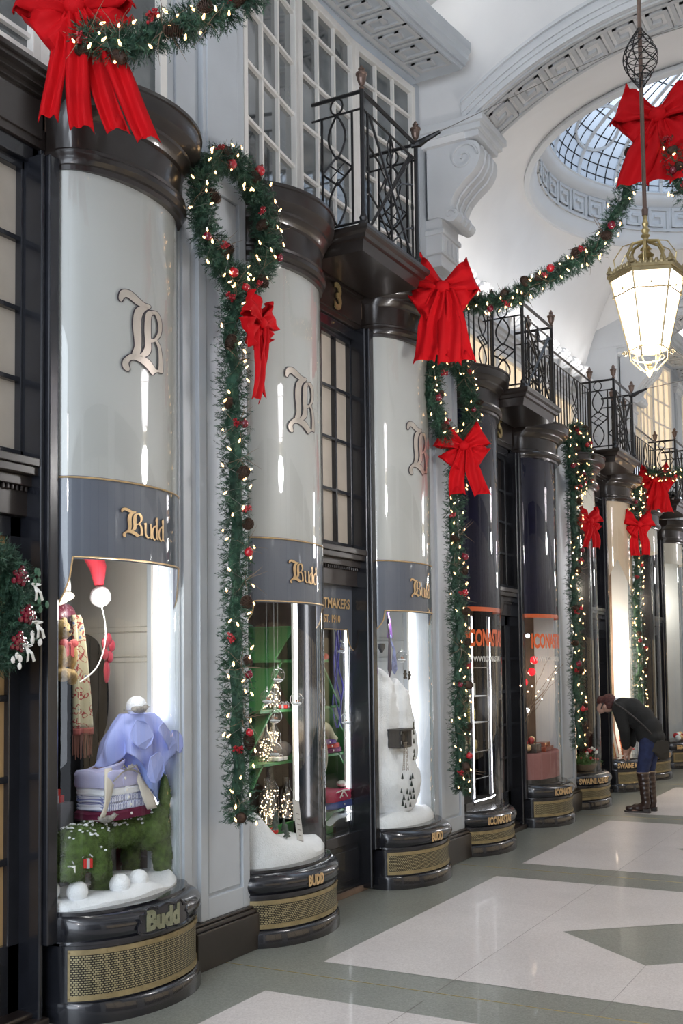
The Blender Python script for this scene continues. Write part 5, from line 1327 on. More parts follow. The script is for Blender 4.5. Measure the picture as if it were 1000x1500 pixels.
# teddy
ted = thing('teddy_bear', 'old golden teddy bear with a red neck bow held by the mannequin', 'teddy bear')
blob('fur_body', [((-.24, 4.02, 1.845), (.05, .055, .055)), ((-.20, 4.015, 1.83), (.03, .028, .024)), ((-.26, 3.975, 1.895), (.012, .022, .022)), ((-.26, 4.065, 1.895), (.012, .022, .022)), ((-.26, 4.03, 1.72), (.05, .055, .075)), ((-.22, 4.08, 1.72), (.028, .028, .07)), ((-.20, 3.98, 1.72), (.028, .028, .06)), ((-.20, 4.00, 1.63), (.055, .075, .028)), ((-.16, 3.95, 1.62), (.04, .03, .03)), ((-.22, 4.08, 1.61), (.03, .03, .04))], cm('golden_mohair', (.38, .25, .10), .95, noise=.35, nscale=30, bump=.5, bscale=150), ted, .009, .006)
b = MB(); b.sphere((-.197, 4.000, 1.856), .006, 8, 6); b.sphere((-.197, 4.038, 1.856), .006, 8, 6); b.sphere((-.172, 4.015, 1.836), .008, 8, 6); b.build('eyes_and_nose', cm('dark_brown_bead', (.05, .01, .01), .2), ted)
b = MB(); b.sphere((-.195, 4.03, 1.775), .014, 8, 6)
for sg in (-1, 1): b.sphere((-.195, 4.03+sg*.035, 1.78), .024, 10, 6, (.5, 1.3, .9)); b.obox((-.19, 4.03+sg*.018, 1.745), (.003, 0, 0), (0, .012, -.006*sg), (0, 0, .03))
b.build('neck_bow', cm('coral_ribbon', (.50, .07, .07), .7), ted)
# scarf
pais = mat('paisley_scarf', (.42, .38, .24), .85); nt = pais.node_tree; vo = nt.nodes.new('ShaderNodeTexVoronoi'); vo.inputs['Scale'].default_value = 28; nz = nt.nodes.new('ShaderNodeTexNoise'); nz.inputs['Scale'].default_value = 22; r3 = nt.nodes.new('ShaderNodeValToRGB'); r3.color_ramp.interpolation = 'CONSTANT'
for p_, c_ in ((.0, (.42, .38, .24)), (.42, (.10, .13, .30)), (.48, (.46, .43, .30)), (.60, (.28, .04, .04)), (.66, (.45, .41, .28))):
    e = r3.color_ramp.elements[0] if p_ == 0 else r3.color_ramp.elements.new(p_); e.color = (*c_, 1)
r3.color_ramp.elements[-1].color = (.45, .41, .28, 1)
mx = nt.nodes.new('ShaderNodeMath'); mx.operation = 'ADD'; mx.inputs[1].default_value = 0; tc = nt.nodes.new('ShaderNodeTexCoord'); nt.links.new(tc.outputs['Object'], nz.inputs['Vector']); nt.links.new(tc.outputs['Object'], vo.inputs['Vector']); nz.inputs['Detail'].default_value = 6
mu = nt.nodes.new('ShaderNodeMath'); mu.operation = 'MULTIPLY_ADD'; mu.inputs[1].default_value = .35; nt.links.new(vo.outputs['Distance'], mu.inputs[0]); nt.links.new(nz.outputs['Fac'], mu.inputs[2]); nt.links.new(mu.outputs[0], r3.inputs[0]); nt.links.new(r3.outputs[0], nt.nodes['Principled BSDF'].inputs[0])
sc = thing('paisley_scarf', 'long cream paisley scarf with brown fringe hanging on the mannequin', 'scarf')
b = MB(); b.grid(14, 30, lambda a, c: (-.33+.02*sin(a*9)+.01*c, 4.235+(a-.5)*(.05+.09*c**.6)+.05*c**.5-.02, 1.93-.58*c)); b.build('cloth', pais, sc, smooth=True, solid=.006)
b = MB(); b.grid(14, 4, lambda a, c: (-.318+.02*sin(a*9), 4.265+(a-.5)*.142, 1.35-.035*c)); b.build('red_band', cm('brick_wool', (.28, .07, .06), .9), sc, smooth=True, solid=.006)
b = MB()
for i in range(30): y = 4.265+(i/29-.5)*.142; b.tube([(-.318+rnd(-.006, .006), y, 1.32), (-.316+rnd(-.008, .008), y+rnd(-.004, .004), 1.20+rnd(-.01, .02))], .0028, 4)
o = b.build('fringe', cm('brown_fringe', (.17, .07, .05), .9), sc); o['kind'] = 'stuff'
b = MB()
for an in (.3, 1.5, 2.6, 3.8, 5.2): b.sphere((-.30, 4.44+.03*cos(an), 1.76+.05*sin(an)), .03, 8, 6, (.5, .8, 1.1))
b.sphere((-.31, 4.44, 1.64), .03, 8, 6, (.4, .8, 2.2)); tag(b.build('red_rosette', cm('dull_red_silk', (.35, .02, .04), .5), smooth=True), 'crumpled red silk on the coat shoulder right of the scarf', 'handkerchief')
b = MB(); b.tube(resample([(-.27, 4.35, 1.99), (-.25, 4.36, 1.88), (-.24, 4.34, 1.76), (-.23, 4.26, 1.65), (-.22, 4.12, 1.58)], .03), .004, 5); tag(b.build('hanging_string', M['whitewood']), 'white cord curving down from the hat pompom to the teddy', 'cord')

# --- bay B and the flat window: green tree-shaped shelving
grn = cm('green_painted_board', (.045, .20, .055), .45, noise=.12, nscale=4)
ts = thing('tree_shelf', 'green sawtooth christmas tree shaped shelf unit across two windows', 'shelf')
cy = 6.52
tiers = [(1.93, 1.70, .12, .42), (1.70, 1.365, .30, .62), (1.365, 1.015, .44, .86), (1.015, .60, .58, 1.0)]
for i, (zt_, zb_, wt, wb_) in enumerate(tiers):
    wt *= .9; wb_ *= .88
    for sg in (-1, 1):
        b = MB(); b.prism([(cy+sg*wt, zt_), (cy+sg*(wt-.02), zt_), (cy+sg*(wb_-.02), zb_), (cy+sg*wb_, zb_)], -.78, -.34, lambda p, q, a: (a, p, q)); b.build('slanted_side', grn, ts)
    b = MB(); b.box(-.78, -.34, cy-wb_, cy+wb_, zb_-.018, zb_); b.build('shelf_board', grn, ts)
b = MB(); b.box(-.78, -.34, cy-.11, cy+.11, 1.92, 1.935); b.build('top_board', grn, ts)
b = MB(); b.box(-.76, -.36, cy-.45, cy+.45, .44, .60); b.build('base_box', grn, ts)
def jar(x, y, z, h, r, label, nl=26):
    t = thing('fairy_light_bottle', label, 'bottle', (x, y, z), 0, 'clear bottles filled with tiny lights'); b = MB(); b.lathe([(r*.96, 0), (r, .01), (r, h*.6), (r*.4, h*.78), (r*.32, h*.98), (r*.4, h)], seg=16); b.build('glass_bottle', M['glassx'], t, smooth=True)
    b = MB(); P_ = []
    for i in range(nl): p = (rnd(-.8, .8)*r*.9, rnd(-.8, .8)*r*.9, rnd(.03, .62)*h); P_.append(p); b.sphere(p, .0048, 6, 4)
    o = b.build('tiny_lights', M['bulbd'], t); o['kind'] = 'stuff'; b = MB(); b.tube(P_, .0008, 3); b.build('light_wire', M['wire'], t)
random.seed(9)
for i, (x, y, z, h, r) in enumerate(((-.36, 6.08, .62, .30, .055), (-.42, 6.22, .62, .36, .055), (-.38, 6.36, .62, .28, .05), (-.42, 6.15, 1.02, .26, .05), (-.45, 6.30, 1.02, .30, .055), (-.42, 6.28, 1.37, .26, .045), (-.46, 6.18, 1.37, .2, .04))):
    jar(x, y, z, h, r, ('glass bottle of tiny lights lowest left on the green shelf', 'tall glass bottle of tiny lights on the lowest green shelf', 'glass bottle of tiny lights behind the strip light, lowest shelf', 'glass bottle of tiny lights at left on the middle green shelf', 'taller glass bottle of tiny lights on the middle green shelf', 'glass bottle of tiny lights high on the green shelf', 'short glass bottle of tiny lights high on the green shelf')[i], 34)
l_ = light('bottle_glow', 'POINT', (-.40, 6.2, 1.2), 1.2, (1, .75, .5), .1)
knit = lambda n, c: cm(n, c, .95, bump=.3, bscale=150)
folded((-.46, 6.95, 1.02), .12, .17, .035, knit('plum_knit', (.20, .05, .13)), 'plum folded scarf at the right end of the middle green shelf', 1, 'folded_scarf', 'scarf', 'folded knitwear on the green shelf')
folded((-.46, 6.93, 1.055), .12, .16, .03, knit('coral_knit', (.50, .07, .06)), 'coral folded scarf on the plum one', 2, 'folded_scarf', 'scarf', 'folded knitwear on the green shelf')
folded((-.46, 6.90, 1.085), .12, .14, .03, knit('purple_knit', (.12, .05, .25)), 'purple folded scarf on the coral one', 3, 'folded_scarf', 'scarf', 'folded knitwear on the green shelf')
b = MB(); b.tube(resample([(-.40, 6.72, 1.12), (-.38, 6.80, 1.21), (-.38, 6.92, 1.21), (-.38, 7.00, 1.13), (-.36, 7.03, 1.10)], .03), [.03]*3+[.034]*40 if False else .03, 10); tag(b.build('cream_glove', knit('cream_wool', (.58, .54, .38)), smooth=True), 'cream woollen glove curling over the folded scarves', 'glove')
b = MB(); b.sphere((-.42, 6.36, 1.08), .07, 12, 8, (1, 1.2, .9), .1); b.sphere((-.40, 6.30, 1.06), .05, 12, 8, (1, 1, 1), .1); tag(b.build('grey_cap', knit('grey_tweed', (.09, .08, .08)), smooth=True), 'rumpled dark grey tweed cap on the middle green shelf', 'cap')
parcel((-.38, 6.25, 1.02), (.04, .07, .012), M['whitewood'], .1, 'flat white box under the tweed cap on the green shelf'); parcel((-.38, 6.34, 1.37), (.03, .05, .012), rp_, .3, 'flat red box on the upper green shelf')
b = MB(); b.tube(resample([(-.36, 6.74, 1.20), (-.345, 6.82, 1.10), (-.345, 6.84, .98), (-.35, 6.82, .90)], .03), .018, 8); tag(b.build('leather_strap', knit('tan_strap', (.55, .50, .42)), smooth=True), 'pale looped strap with buckle hanging from the middle shelf', 'strap')
b = MB(); b.tube(resample([(-.37, 6.68, 1.12), (-.355, 6.74, 1.06), (-.35, 6.76, .92)], .03), .018, 8); tag(b.build('leather_strap', knit('brown_strap', (.14, .08, .05)), smooth=True), 'dark brown looped strap beside the pale one', 'strap')
folded((-.42, 7.00, .62), .14, .20, .05, knit('navy_knit', (.06, .10, .35)), 'navy folded pyjamas on the lowest green shelf', 1, 'folded_pyjamas', 'pyjamas', 'folded nightwear on the lowest shelf')
pj = folded((-.42, 6.97, .67), .14, .19, .075, knit('raspberry_cotton', (.48, .03, .10)), 'raspberry folded pyjamas tied with white cord on the navy ones', 2, 'folded_pyjamas', 'pyjamas', 'folded nightwear on the lowest shelf')
b = MB(); b.tube([(.145, -.1, .07), (.15, 0, .08), (.145, .1, .07)], .005, 4); b.tube([(.15, 0, .08), (.155, -.06, .03)], .005, 4); b.tube([(.15, 0, .08), (.155, .05, .03)], .005, 4); b.build('tie_cord', M['whitewood'], pj)
b = MB(); b.sphere((-.36, 7.12, .78), .05, 12, 8, (.8, 1.3, .5)); tag(b.build('white_slipper', knit('white_fleece', (.7, .7, .65)), smooth=True), 'white fleece slipper right of the raspberry pyjamas', 'slipper')
for i in range(5):
    y = 6.50+.13*i; t = thing('accessory_box', ('leftmost', 'second', 'middle', 'fourth', 'rightmost')[i]+' of the tilted dark accessory boxes in the flat window', 'box', (-.40, y, .47), 0, 'tilted accessory boxes in the flat window'); t.rotation_euler = (0, radians(-22), 0)
    b = MB(); b.box(-.02, .0, -.058, .058, 0, .24); b.build('box', cm('box_black', (.02, .02, .025), .3), t, bevel=.002)
    b = MB(); b.box(-.001, .004, -.045, .045, .02, .22); b.build('lid_window', cm('box_silver', (.10, .10, .11), .15, noise=.6, nscale=25, coat=.8), t)
    b = MB(); b.lathe([(.0002, .012), (.028, .010), (.03, .004), (.03, 0)], (.003, 0, .085), 14, 'x'); b.box(.003, .010, -.03, .03, .15, .17); b.build('contents', cm('box_item', (.45, .38, .34), .4) if i % 2 == 0 else M['brassdull'], t)
cord = cm('violet_cord', (.08, .07, .42), .5)
for k in range(4):
    b = MB(); P_ = [(-.34+.01*sin(k+q), 6.98+.03*k+.025*sin(q*2+k*2), 1.95-.11*q) for q in range(8)]; b.tube(resample(P_, .03), .006, 5); tag(b.build('dressing_cord', cord), ('leftmost', 'second', 'third', 'rightmost')[k]+' of the violet silk cords hanging behind the flat window', 'cord', 'violet cords in the flat window')
b = MB(); b.sphere((-.36, 6.86, 1.72), .04, 10, 8, (.7, 1.5, .7), .2); tag(b.build('red_lace_cuff', rp_, smooth=True), 'bunched red ribbon left of the violet cords', 'ribbon')
# hanging glass globes with a little scene inside
def globe(x, y, z, label, ztop=2.05, r=.044):
    t = thing('glass_globe', label, 'ornament', (x, y, z), 0, 'clear glass globes hanging in the grey shop windows')
    b = MB(); b.sphere((0, 0, 0), r, 20, 14); b.build('globe', M['glassx'], t, smooth=True)
    b = MB(); b.lathe([(.006, 0), (.008, .006), (.004, .012)], (0, 0, r-.002), 8); b.tube([(0, .006*cos(a)*.8, r+.015+.006*sin(a)) for a in [2*pi*i/8 for i in range(8)]], .0012, 4, closed=True); b.tube([(0, 0, r+.02), (0, 0, ztop-z)], .0006, 3); b.build('hanging_loop', M['wvinyl'], t)
    b = MB(); b.lathe([(.0002, -r*.93), (r*.5, -r*.82), (r*.72, -r*.62), (r*.6, -r*.5), (.0002, -r*.42)], (0, 0, 0), 14); b.build('sand', M['snow'], t, smooth=True)
    b = MB(); b.sphere((0, 0, -r*.2), r*.16, 8, 6, (1, 1, 1.5)); b.sphere((.006, .012, -r*.3), r*.12, 8, 6); b.build('tiny_figure', cm('clay', (.5, .22, .12)), t, smooth=True)
for a in ((-.02, 5.685, 1.60, 'glass globe highest at the left inside the second bow window'), (-.02, 5.645, 1.35, 'glass globe middle one of three beside the nearest garland'), (-.02, 5.64, 1.145, 'glass globe lowest of three beside the nearest garland'), (-.02, 5.56, 1.47, 'glass globe half hidden by the nearest garland'), (-.10, 6.04, 1.44, 'glass globe before the strip light in the second bow window'),
    (-.31, 7.03, 1.79, 'glass globe highest in the flat window, below the lettered band'), (-.31, 7.10, 1.26, 'glass globe beside the right strip light of the flat window'), (-.31, 6.70, 1.40, 'glass globe low in the flat window near the green shelf'), (.0, 7.42, 1.72, 'glass globe before the dark ties in the snow mountain window')): globe(*a)
# price card
t = thing('price_card', 'tall white lettered card leaning in the snow drift', 'card', (-.04, 5.98, .49)); t.rotation_euler = (radians(-16), radians(-14), radians(8))
b = MB(); b.box(-.003, .003, -.042, .042, 0, .32); b.build('card', cm('card_stock', (.62, .60, .58), .6), t)
for i in range(6): b = MB(); wv_ = rnd(.015, .03); b.box(.003, .004, -wv_, wv_, .05+.035*i, .056+.035*i); b.build('writing', cm('grey_ink', (.25, .23, .22)), t)
# model fir trees in the snow of bay B
def fir(x, y, z, h, label, m=None, grp='model fir trees in the snow'):
    b = MB(); zz_ = 0
    for k in range(4): b.lathe([(h*.28*(1-k*.2), h*.12+h*.2*k), (h*.05, h*.42+h*.2*k)], (0, 0, 0), 8)
    b.tube([(0, 0, 0), (0, 0, h*.2)], h*.04, 5); b.v = [(p[0], p[1], min(p[2], h)) for p in b.v]
    o = b.build('model_fir', m or cm('frosted_fir', (.10, .12, .10), .9, noise=.5, nscale=60)); o.location = (x, y, z); tag(o, label, 'model tree', grp)
FIRS = [(-.06, 5.70, .66), (-.10, 5.78, .68), (-.05, 5.82, .60), (-.12, 5.90, .62)]
for i, (x, y, z) in enumerate(FIRS): fir(x, y, z-.02, .09, ('leftmost', 'second', 'third', 'rightmost')[i]+' frosted model fir on the snow drift of the second bow window', None, 'model firs on the snow drift')
folded((-.36, 6.0, .56), .08, .12, .03, rp_, 'red folded scarf lying below the light bottles', 1, 'folded_scarf', 'scarf', None)

# --- bay C: model mountain
mt = blob('model_mountain', [((-.30, 7.55, .95), (.21, .28, .55)), ((-.26, 7.50, 1.30), (.15, .20, .34)), ((-.22, 7.72, 1.20), (.15, .18, .36)), ((-.24, 7.46, 1.50), (.09, .10, .14)), ((-.22, 7.60, .75), (.24, .34, .30)), ((-.25, 7.85, .85), (.14, .14, .28)), ((-.28, 7.40, 1.05), (.16, .16, .4)), ((-.16, 7.80, 1.0), (.10, .12, .22))], M['snow'], None, .018, .05, 20, dscale=.16)
tag(mt, 'tall white snowy model mountain filling the third bow window', 'model mountain')
t = thing('cable_car_station', 'dark cave-like cable car station on the snow mountain', 'model building', (-.04, 7.52, 1.10))
b = MB(); b.box(-.16, .03, -.115, .115, .055, .068); b.box(-.16, .02, -.105, -.093, -.07, .058); b.box(-.16, .02, .088, .10, -.07, .058); b.box(-.17, -.15, -.1, .1, -.07, .06); b.build('station_shell', cm('slate_roof', (.035, .035, .04), .7), t)
b = MB(); b.box(-.15, .02, -.10, .09, -.075, -.06); b.lathe([(.03, 0), (.035, .004), (.03, .01)], (-.02, .01, .0), 14, 'x'); b.build('platform', M['darkin'], t)
t = thing('cable_pylon', 'tiny lattice cable car pylon on the snow mountain', 'model pylon', (.015, 7.43, .86)); b = MB(); hh = .21
for sx in (-1, 1):
    for sy in (-1, 1): b.tube([(sx*.016, sy*.018, 0), (sx*.007, sy*.008, hh)], .0018, 4)
for k in range(7):
    z = hh*k/7; z2 = hh*(k+1)/7; w0 = .018-.010*k/7; w1 = .018-.010*(k+1)/7
    for sx in (-1, 1): b.tube([(sx*w0*.9, -w0, z), (sx*w1*.9, w1, z2)], .0012, 3); b.tube([(sx*w0*.9, w0, z), (sx*w1*.9, -w1, z2)], .0012, 3)
b.tube([(0, -.035, hh), (0, .035, hh)], .003, 4); b.tube([(0, -.025, hh-.03), (0, .025, hh-.03)], .002, 4); b.build('lattice', cm('wooden_lattice', (.22, .18, .14)), t)
b = MB(); b.box(-.006, .006, -.045, -.02, hh-.04, hh-.02); b.build('gondola', M['darkin'], t)
random.seed(31)
n = 0; wh = ['beside the pylon foot', 'above the pine cluster', 'in the pine cluster', 'low in the pine cluster', 'at the foot of the slope', 'right of the station', 'below the station', 'beside the station roof']
for i, (y, z) in enumerate(((7.70, 1.20), (7.715, 1.17), (7.705, 1.13), (7.68, 1.06), (7.66, .99), (7.645, .96), (7.58, .94), (7.36, .82), (7.50, .80), (7.54, .805), (7.52, .75), (7.34, .72), (7.44, .70), (7.49, .69), (7.55, .70), (7.38, .66), (7.46, .65), (7.51, .655), (7.36, .62), (7.41, .60), (7.49, .60), (7.56, .65))):
    x = .02-.5*max(0, y-7.6)+(.0 if z < .9 else -.01); fir(x, y, z-.02, rnd(.035, .05), ('tiny dark fir in the string of firs climbing right of the cave-like station' if z > .9 else 'tiny dark fir in the loose grove low on the snow mountain slope'), cm('dark_fir', (.03, .04, .035), .9), 'tiny firs climbing beside the station' if z > .9 else 'tiny firs low on the snow mountain')
def tie(x, y, z, ln, wd, m, label, rz=0, sway=0):
    t = thing('necktie', label, 'tie', (x, y, z), rz, 'ties hanging in the snow mountain window')
    b = MB(); pts = [(-.012, 0), (.012, 0), (.016+sway, -ln*.3), (wd/2+sway, -ln*.85), (sway, -ln), (-wd/2+sway, -ln*.85), (-.016+sway, -ln*.3)]
    b.prism(pts, -.003, .003, lambda p, q, a: (a, p, q)); b.build('blade', m, t, bevel=.002); b = MB(); b.sphere((0, 0, .01), .02, 8, 6, (.6, 1, 1.1)); b.build('knot', m, t, smooth=True)
tie(-.10, 7.40, 1.98, .42, .085, cm('dark_dotted_silk', (.03, .02, .06), .4, noise=.5, nscale=90), 'dark spotted tie hanging centrally in the snow mountain window', .1, .02)
tie(-.12, 7.20, 1.90, .36, .085, cm('violet_silk', (.26, .12, .45), .35, noise=.3, nscale=30), 'violet tie at the left edge of the snow mountain window', 0, .01)
tie(-.16, 7.52, 2.06, .22, .09, cm('violet_silk2', (.13, .05, .24), .35, noise=.4, nscale=40), 'short violet tie end highest in the snow mountain window', 0, .03)
tie(-.16, 7.55, 1.86, .28, .085, cm('blue_check_silk', (.18, .22, .42), .4, noise=.5, nscale=25), 'blue checked tie right of the dark spotted one', -.1, .06)
b = MB(); hp = [(.03*1.5*sin(a)**3*16/16, .028*(13*cos(a)-5*cos(2*a)-2*cos(3*a)-cos(4*a))/13*1.1) for a in [2*pi*i/28 for i in range(28)]]; b.prism(hp, -.12, -.10, lambda p, q, a: (a, 7.30+p, 1.79+q)); tag(b.build('heart_ornament', cm('charcoal_felt', (.04, .04, .045), .8)), 'charcoal felt heart left of the dark spotted tie', 'ornament')
for i, (y, z) in enumerate(((7.52, 1.58), (7.60, 1.57))):
    b = MB(); b.sphere((0, 0, 0), .018, 8, 6, (.6, 1, 1.3)); b.sphere((0, 0, .028), .012, 8, 6)
    for sg in (-1, 1): b.sphere((0, sg*.016, -.022), .009, 6, 5); b.sphere((0, sg*.02, .008), .008, 6, 5)
    o = b.build('toy_penguin', M['darkin'], smooth=True); o.location = (-.02, y, z); tag(o, ('left', 'right')[i]+' of two tiny black toy figures below the ties', 'toy', 'toy figures on the mountain top')

# --- bays D and E
light('display_fill', 'POINT', (-.10, 4.22, 1.98), 8, (1, .97, .92), .08); light('display_fill', 'POINT', (-.13, 5.72, 1.95), 5, (1, .98, .95), .08); light('display_fill', 'POINT', (-.10, 7.55, 2.02), 3.5, (1, .98, .96), .08)  # added fill lights to brighten the first three bay displays, no fitting behind them
fr_ = cm('steel_frame', (.55, .56, .62), .25, metal=.7)
t = thing('display_cabinet', 'glass display cabinet with light-edged shelves in the left navy window', 'cabinet'); 
for y in (9.08, 9.53):
    b = MB(); b.box(-.115, -.10, y-.010, y+.010, .40, 2.1); b.build('cabinet_post', fr_, t)
for z in (.62, .86, 1.12, 1.36, 1.62): b = MB(); b.box(-.50, -.11, 8.95, 9.56, z, z+.008); b.build('glass_shelf', M['glassx'], t); b = MB(); b.box(-.112, -.108, 8.95, 9.56, z, z+.008); b.build('shelf_edge', fr_, t)
b = MB(); b.box(-.52, -.1, 8.9, 9.6, .38, .43); b.build('cabinet_base', M['darkin'], t)
led(-.10, 9.10, .45, 2.1, 'thin strip light on the left post of the glass cabinet', .004, 1.5); led(-.10, 9.545, .45, 2.1, 'thin strip light on the right post of the glass cabinet', .004, 1.5)
b = MB(); b.tube([(-.04, 8.95, .45), (-.02, 9.3, .45), (-.06, 9.5, .45)], .006, 6); tag(b.build('strip_light', M['led']), 'horizontal strip light at the base of the glass cabinet', 'strip light')
def vase(x, y, z, h, r, m, label, cat='ornament', name='glass_vase'):
    b = MB(); b.lathe([(r*.7, 0), (r, h*.15), (r*1.05, h*.5), (r*.7, h*.8), (r*.5, h*.9), (r*.6, h)], (0, 0, 0), 16); o = b.build(name, m, smooth=True); o.location = (x, y, z); tag(o, label, cat, 'goods on the glass shelves')
b = MB(); b.box(-.30, -.20, 9.28, 9.42, 1.37, 1.48); tag(b.build('white_box', M['whitewood'], bevel=.004), 'white box on the upper glass shelf', 'box', 'goods on the glass shelves')
vase(-.22, 9.34, 1.13, .17, .04, cm('amber_glass', (.50, .36, .04), .1, coat=1), 'amber yellow flask on the middle glass shelf')
vase(-.20, 9.12, .87, .12, .03, cm('pale_glass', (.6, .55, .45), .1, coat=1), 'pale small vase on a lower glass shelf at left')
vase(-.22, 9.36, .87, .15, .028, cm('cream_glass', (.65, .6, .35), .1, coat=1), 'cream narrow vase on a lower glass shelf at right')
vase(-.24, 9.46, .87, .09, .03, M['brass'], 'small brass pot at the right end of a lower glass shelf'); vase(-.22, 9.2, 1.37, .10, .03, M['brassdull'], 'dark metal cup left of the white box')
pk = cm('dusky_pink_cloth', (.30, .13, .12), .85, bump=.2, bscale=30)
b = MB(); ou = [(x, y) for x, y in BE.outline(-.03, clip=.44, back=-.45)]; sweep(b, [(ou, .475), (ou, .73), ([(x-.01, y) for x, y in ou], .74)]); tag(b.build('draped_table', pk, smooth=True), 'display table draped in dusky pink cloth in the right navy window', 'table')
b = MB(); sweep(b, [([(x, y) for x, y in BE.outline(-.02, clip=.44, back=-.45)], .43), ([(x, y) for x, y in BE.outline(-.02, clip=.44, back=-.45)], .475)]); tag(b.build('table_base', M['darkin']), 'black base strip beneath the dusky pink table', 'base')
for i, (x, y, sx, sy, h, m) in enumerate(((-.10, 10.76, .05, .08, .09, 'walnut_box'), (-.08, 11.02, .06, .13, .05, 'red_box'), (-.10, 11.05, .05, .09, .04, 'red_box'), (-.16, 10.9, .06, .09, .08, 'walnut_box'))):
    b = MB(); z = .742 if i != 2 else .792; b.box(x-sx, x+sx, y-sy, y+sy, z, z+h); tag(b.build('lacquer_box', cm(m, (.06, .045, .04) if m[0] == 'w' else (.28, .06, .03), .25, coat=.6), bevel=.004), ('dark square lacquer box at left on the pink table', 'long red-brown lacquer box at right on the pink table', 'smaller red-brown lacquer box on the long one', 'dark lacquer box at the back of the pink table')[i], 'box', 'lacquer boxes on the pink table')
for i, (x, y, z, m) in enumerate(((-.12, 10.62, .80, 'gold'), (-.18, 10.70, .84, 'baubler'), (-.16, 10.84, .86, 'baubler'), (-.2, 10.98, .86, 'gold'), (-.15, 10.58, .86, 'gold'))):
    b = MB(); b.sphere((0, 0, 0), .035, 14, 10); o = b.build('bauble', M[m], smooth=True); o.location = (x, y, z); tag(o, ('gold ball lowest left on the pink table', 'red ball left among the lacquer boxes', 'red ball behind the dark lacquer box', 'gold ball above the red-brown boxes', 'upper gold ball at the left edge of the navy window')[i], 'ball', 'balls on the pink table')
tw = thing('twig_tree', 'bare twig tree with red balls and little lights in the right navy window', 'twig tree', (-.28, 10.75, .74)); random.seed(41); b = MB()
tips = []
for k in range(26):
    q = Vector((0, 0, .1)); d = Vector((rnd(-.5, .6), rnd(-.7, .7), 1)).normalized(); P_ = [q]
    for _ in range(9): d = (d+Vector((rnd(-.35, .35), rnd(-.35, .35), rnd(-.2, .3)))).normalized(); q = q+d*.11; P_.append(q)
    b.tube(P_, [.006]*3+[.004]*3+[.002]*4, 4); tips += P_[4:]
b.build('twigs', M['twig'], tw)
for i in range(26):
    p = random.choice(tips)+Vector((rnd(-.03, .03),)*3); b = MB(); b.sphere((0, 0, 0), .009, 6, 4); o = b.build('little_light', M['bulbd'], tw); o.location = p
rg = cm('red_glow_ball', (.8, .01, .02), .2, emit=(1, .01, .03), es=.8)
for i, (x, y, z) in enumerate(((.16, .12, .95), (.14, .10, .83), (.05, -.12, .88), (.10, -.10, 1.02), (.02, .2, .72))):
    b = MB(); b.sphere((0, 0, 0), .042, 14, 10); o = b.build('red_ball', rg, tw, smooth=True); o.location = (x, y, z)
for y, z in ((10.98, 1.95), (10.92, 1.17)):
    b = MB(); b.sphere((0, 0, 0), .022, 10, 8); o = b.build('spotlight_bulb', M['led'], smooth=True); o.location = (-.22, y, z); tag(o, 'small bright round lamp '+('high' if z > 1.5 else 'low')+' in the right navy window', 'lamp')
light('navy_window_glow', 'POINT', (-.3, 10.95, 1.5), 6, (1, .75, .55), .1)
drape('teal vase-like cloth stand behind the red balls', (-.42, 10.98), .09, .12, .75, 1.25, cm('teal_cloth', (.08, .20, .17), .7), 7, .006, .1, 'teal_stand', 'stand', None, 7)
# --- bays F to I
for bay, zb_, nm in ((BF, .40, 'left of the dark gap'),):
    t = thing('flower_basket', 'basket of green leaves and red berries low in the clear bow window', 'flower basket', (-.10, 12.50, .41)); random.seed(51)
    b = MB(); b.lathe([(.12, 0), (.16, .06), (.17, .07)], (0, 0, 0), 16); b.build('basket', M['twig'], t)
    b = MB()
    for _ in range(160): d = Vector((rnd(-1, 1), rnd(-1, 1), rnd(.1, 1.2))).normalized(); sprig(b, Vector((rnd(-.08, .08), rnd(-.1, .1), .05)), d, rnd(.08, .2), 10, .035, .004)
    b.build('leaves', cm('fresh_leaves', (.10, .20, .05), .7), t)
    for _ in range(22): b = MB(); b.sphere((0, 0, 0), rnd(.012, .022), 8, 6); o = b.build('red_flower', M['baubler'] if rnd(0, 1) < .7 else M['whitewood'], t, smooth=True); o.location = (rnd(-.02, .14), rnd(-.16, .16), rnd(.10, .26))
b = MB(); b.prism(smoothpoly([(-.14, 0, 1), (.14, 0, 1), (.14, .3), (.08, .42), (0, .45), (-.08, .42), (-.14, .3)], 3), -.34, -.30, lambda p, q, a: (a, 12.55+p, .5+q)); tag(b.build('orange_bag', cm('orange_leather', (.70, .13, .03), .5), bevel=.008), 'upright orange leather bag in the clear bow window', 'bag')
drape('cream blanket hanging at the left of the clear bow window', (-.55, 12.35), .05, .22, .9, 2.6, cm('cream_blanket', (.6, .56, .48), .9), 6, .01, .1, 'hanging_blanket', 'blanket', None, 9)
def panel(x, y, z0, z1, w_, m, label, ry=0, name='leather_case', cat='case'):
    b = MB(); b.box(-.01, .01, -w_/2, w_/2, 0, z1-z0); o = b.build(name, m, bevel=.004); o.location = (x, y, z0); o.rotation_euler = (radians(ry), radians(-8), 0); tag(o, label, cat, 'leather goods in the bright window')
tanl, redl = cm('tan_leather', (.36, .24, .04), .4, coat=.3), cm('rust_leather', (.42, .12, .04), .45)
panel(-.14, 14.02, .43, .95, .10, tanl, 'tan standing leather case in the bright window, at left'); panel(-.12, 14.16, .43, .80, .05, M['whitewood'], 'thin white standing board beside the tan leather case', 12); panel(-.16, 14.30, .43, .95, .14, redl, 'rust red leather case in the bright window', 6); panel(-.12, 14.45, .43, .70, .10, redl, 'low rust red leather case nearest the person', -5)
t = thing('berry_plant', 'red berry plant beside the leather cases in the bright window', 'plant', (-.08, 14.42, .43)); b = MB(); random.seed(61)
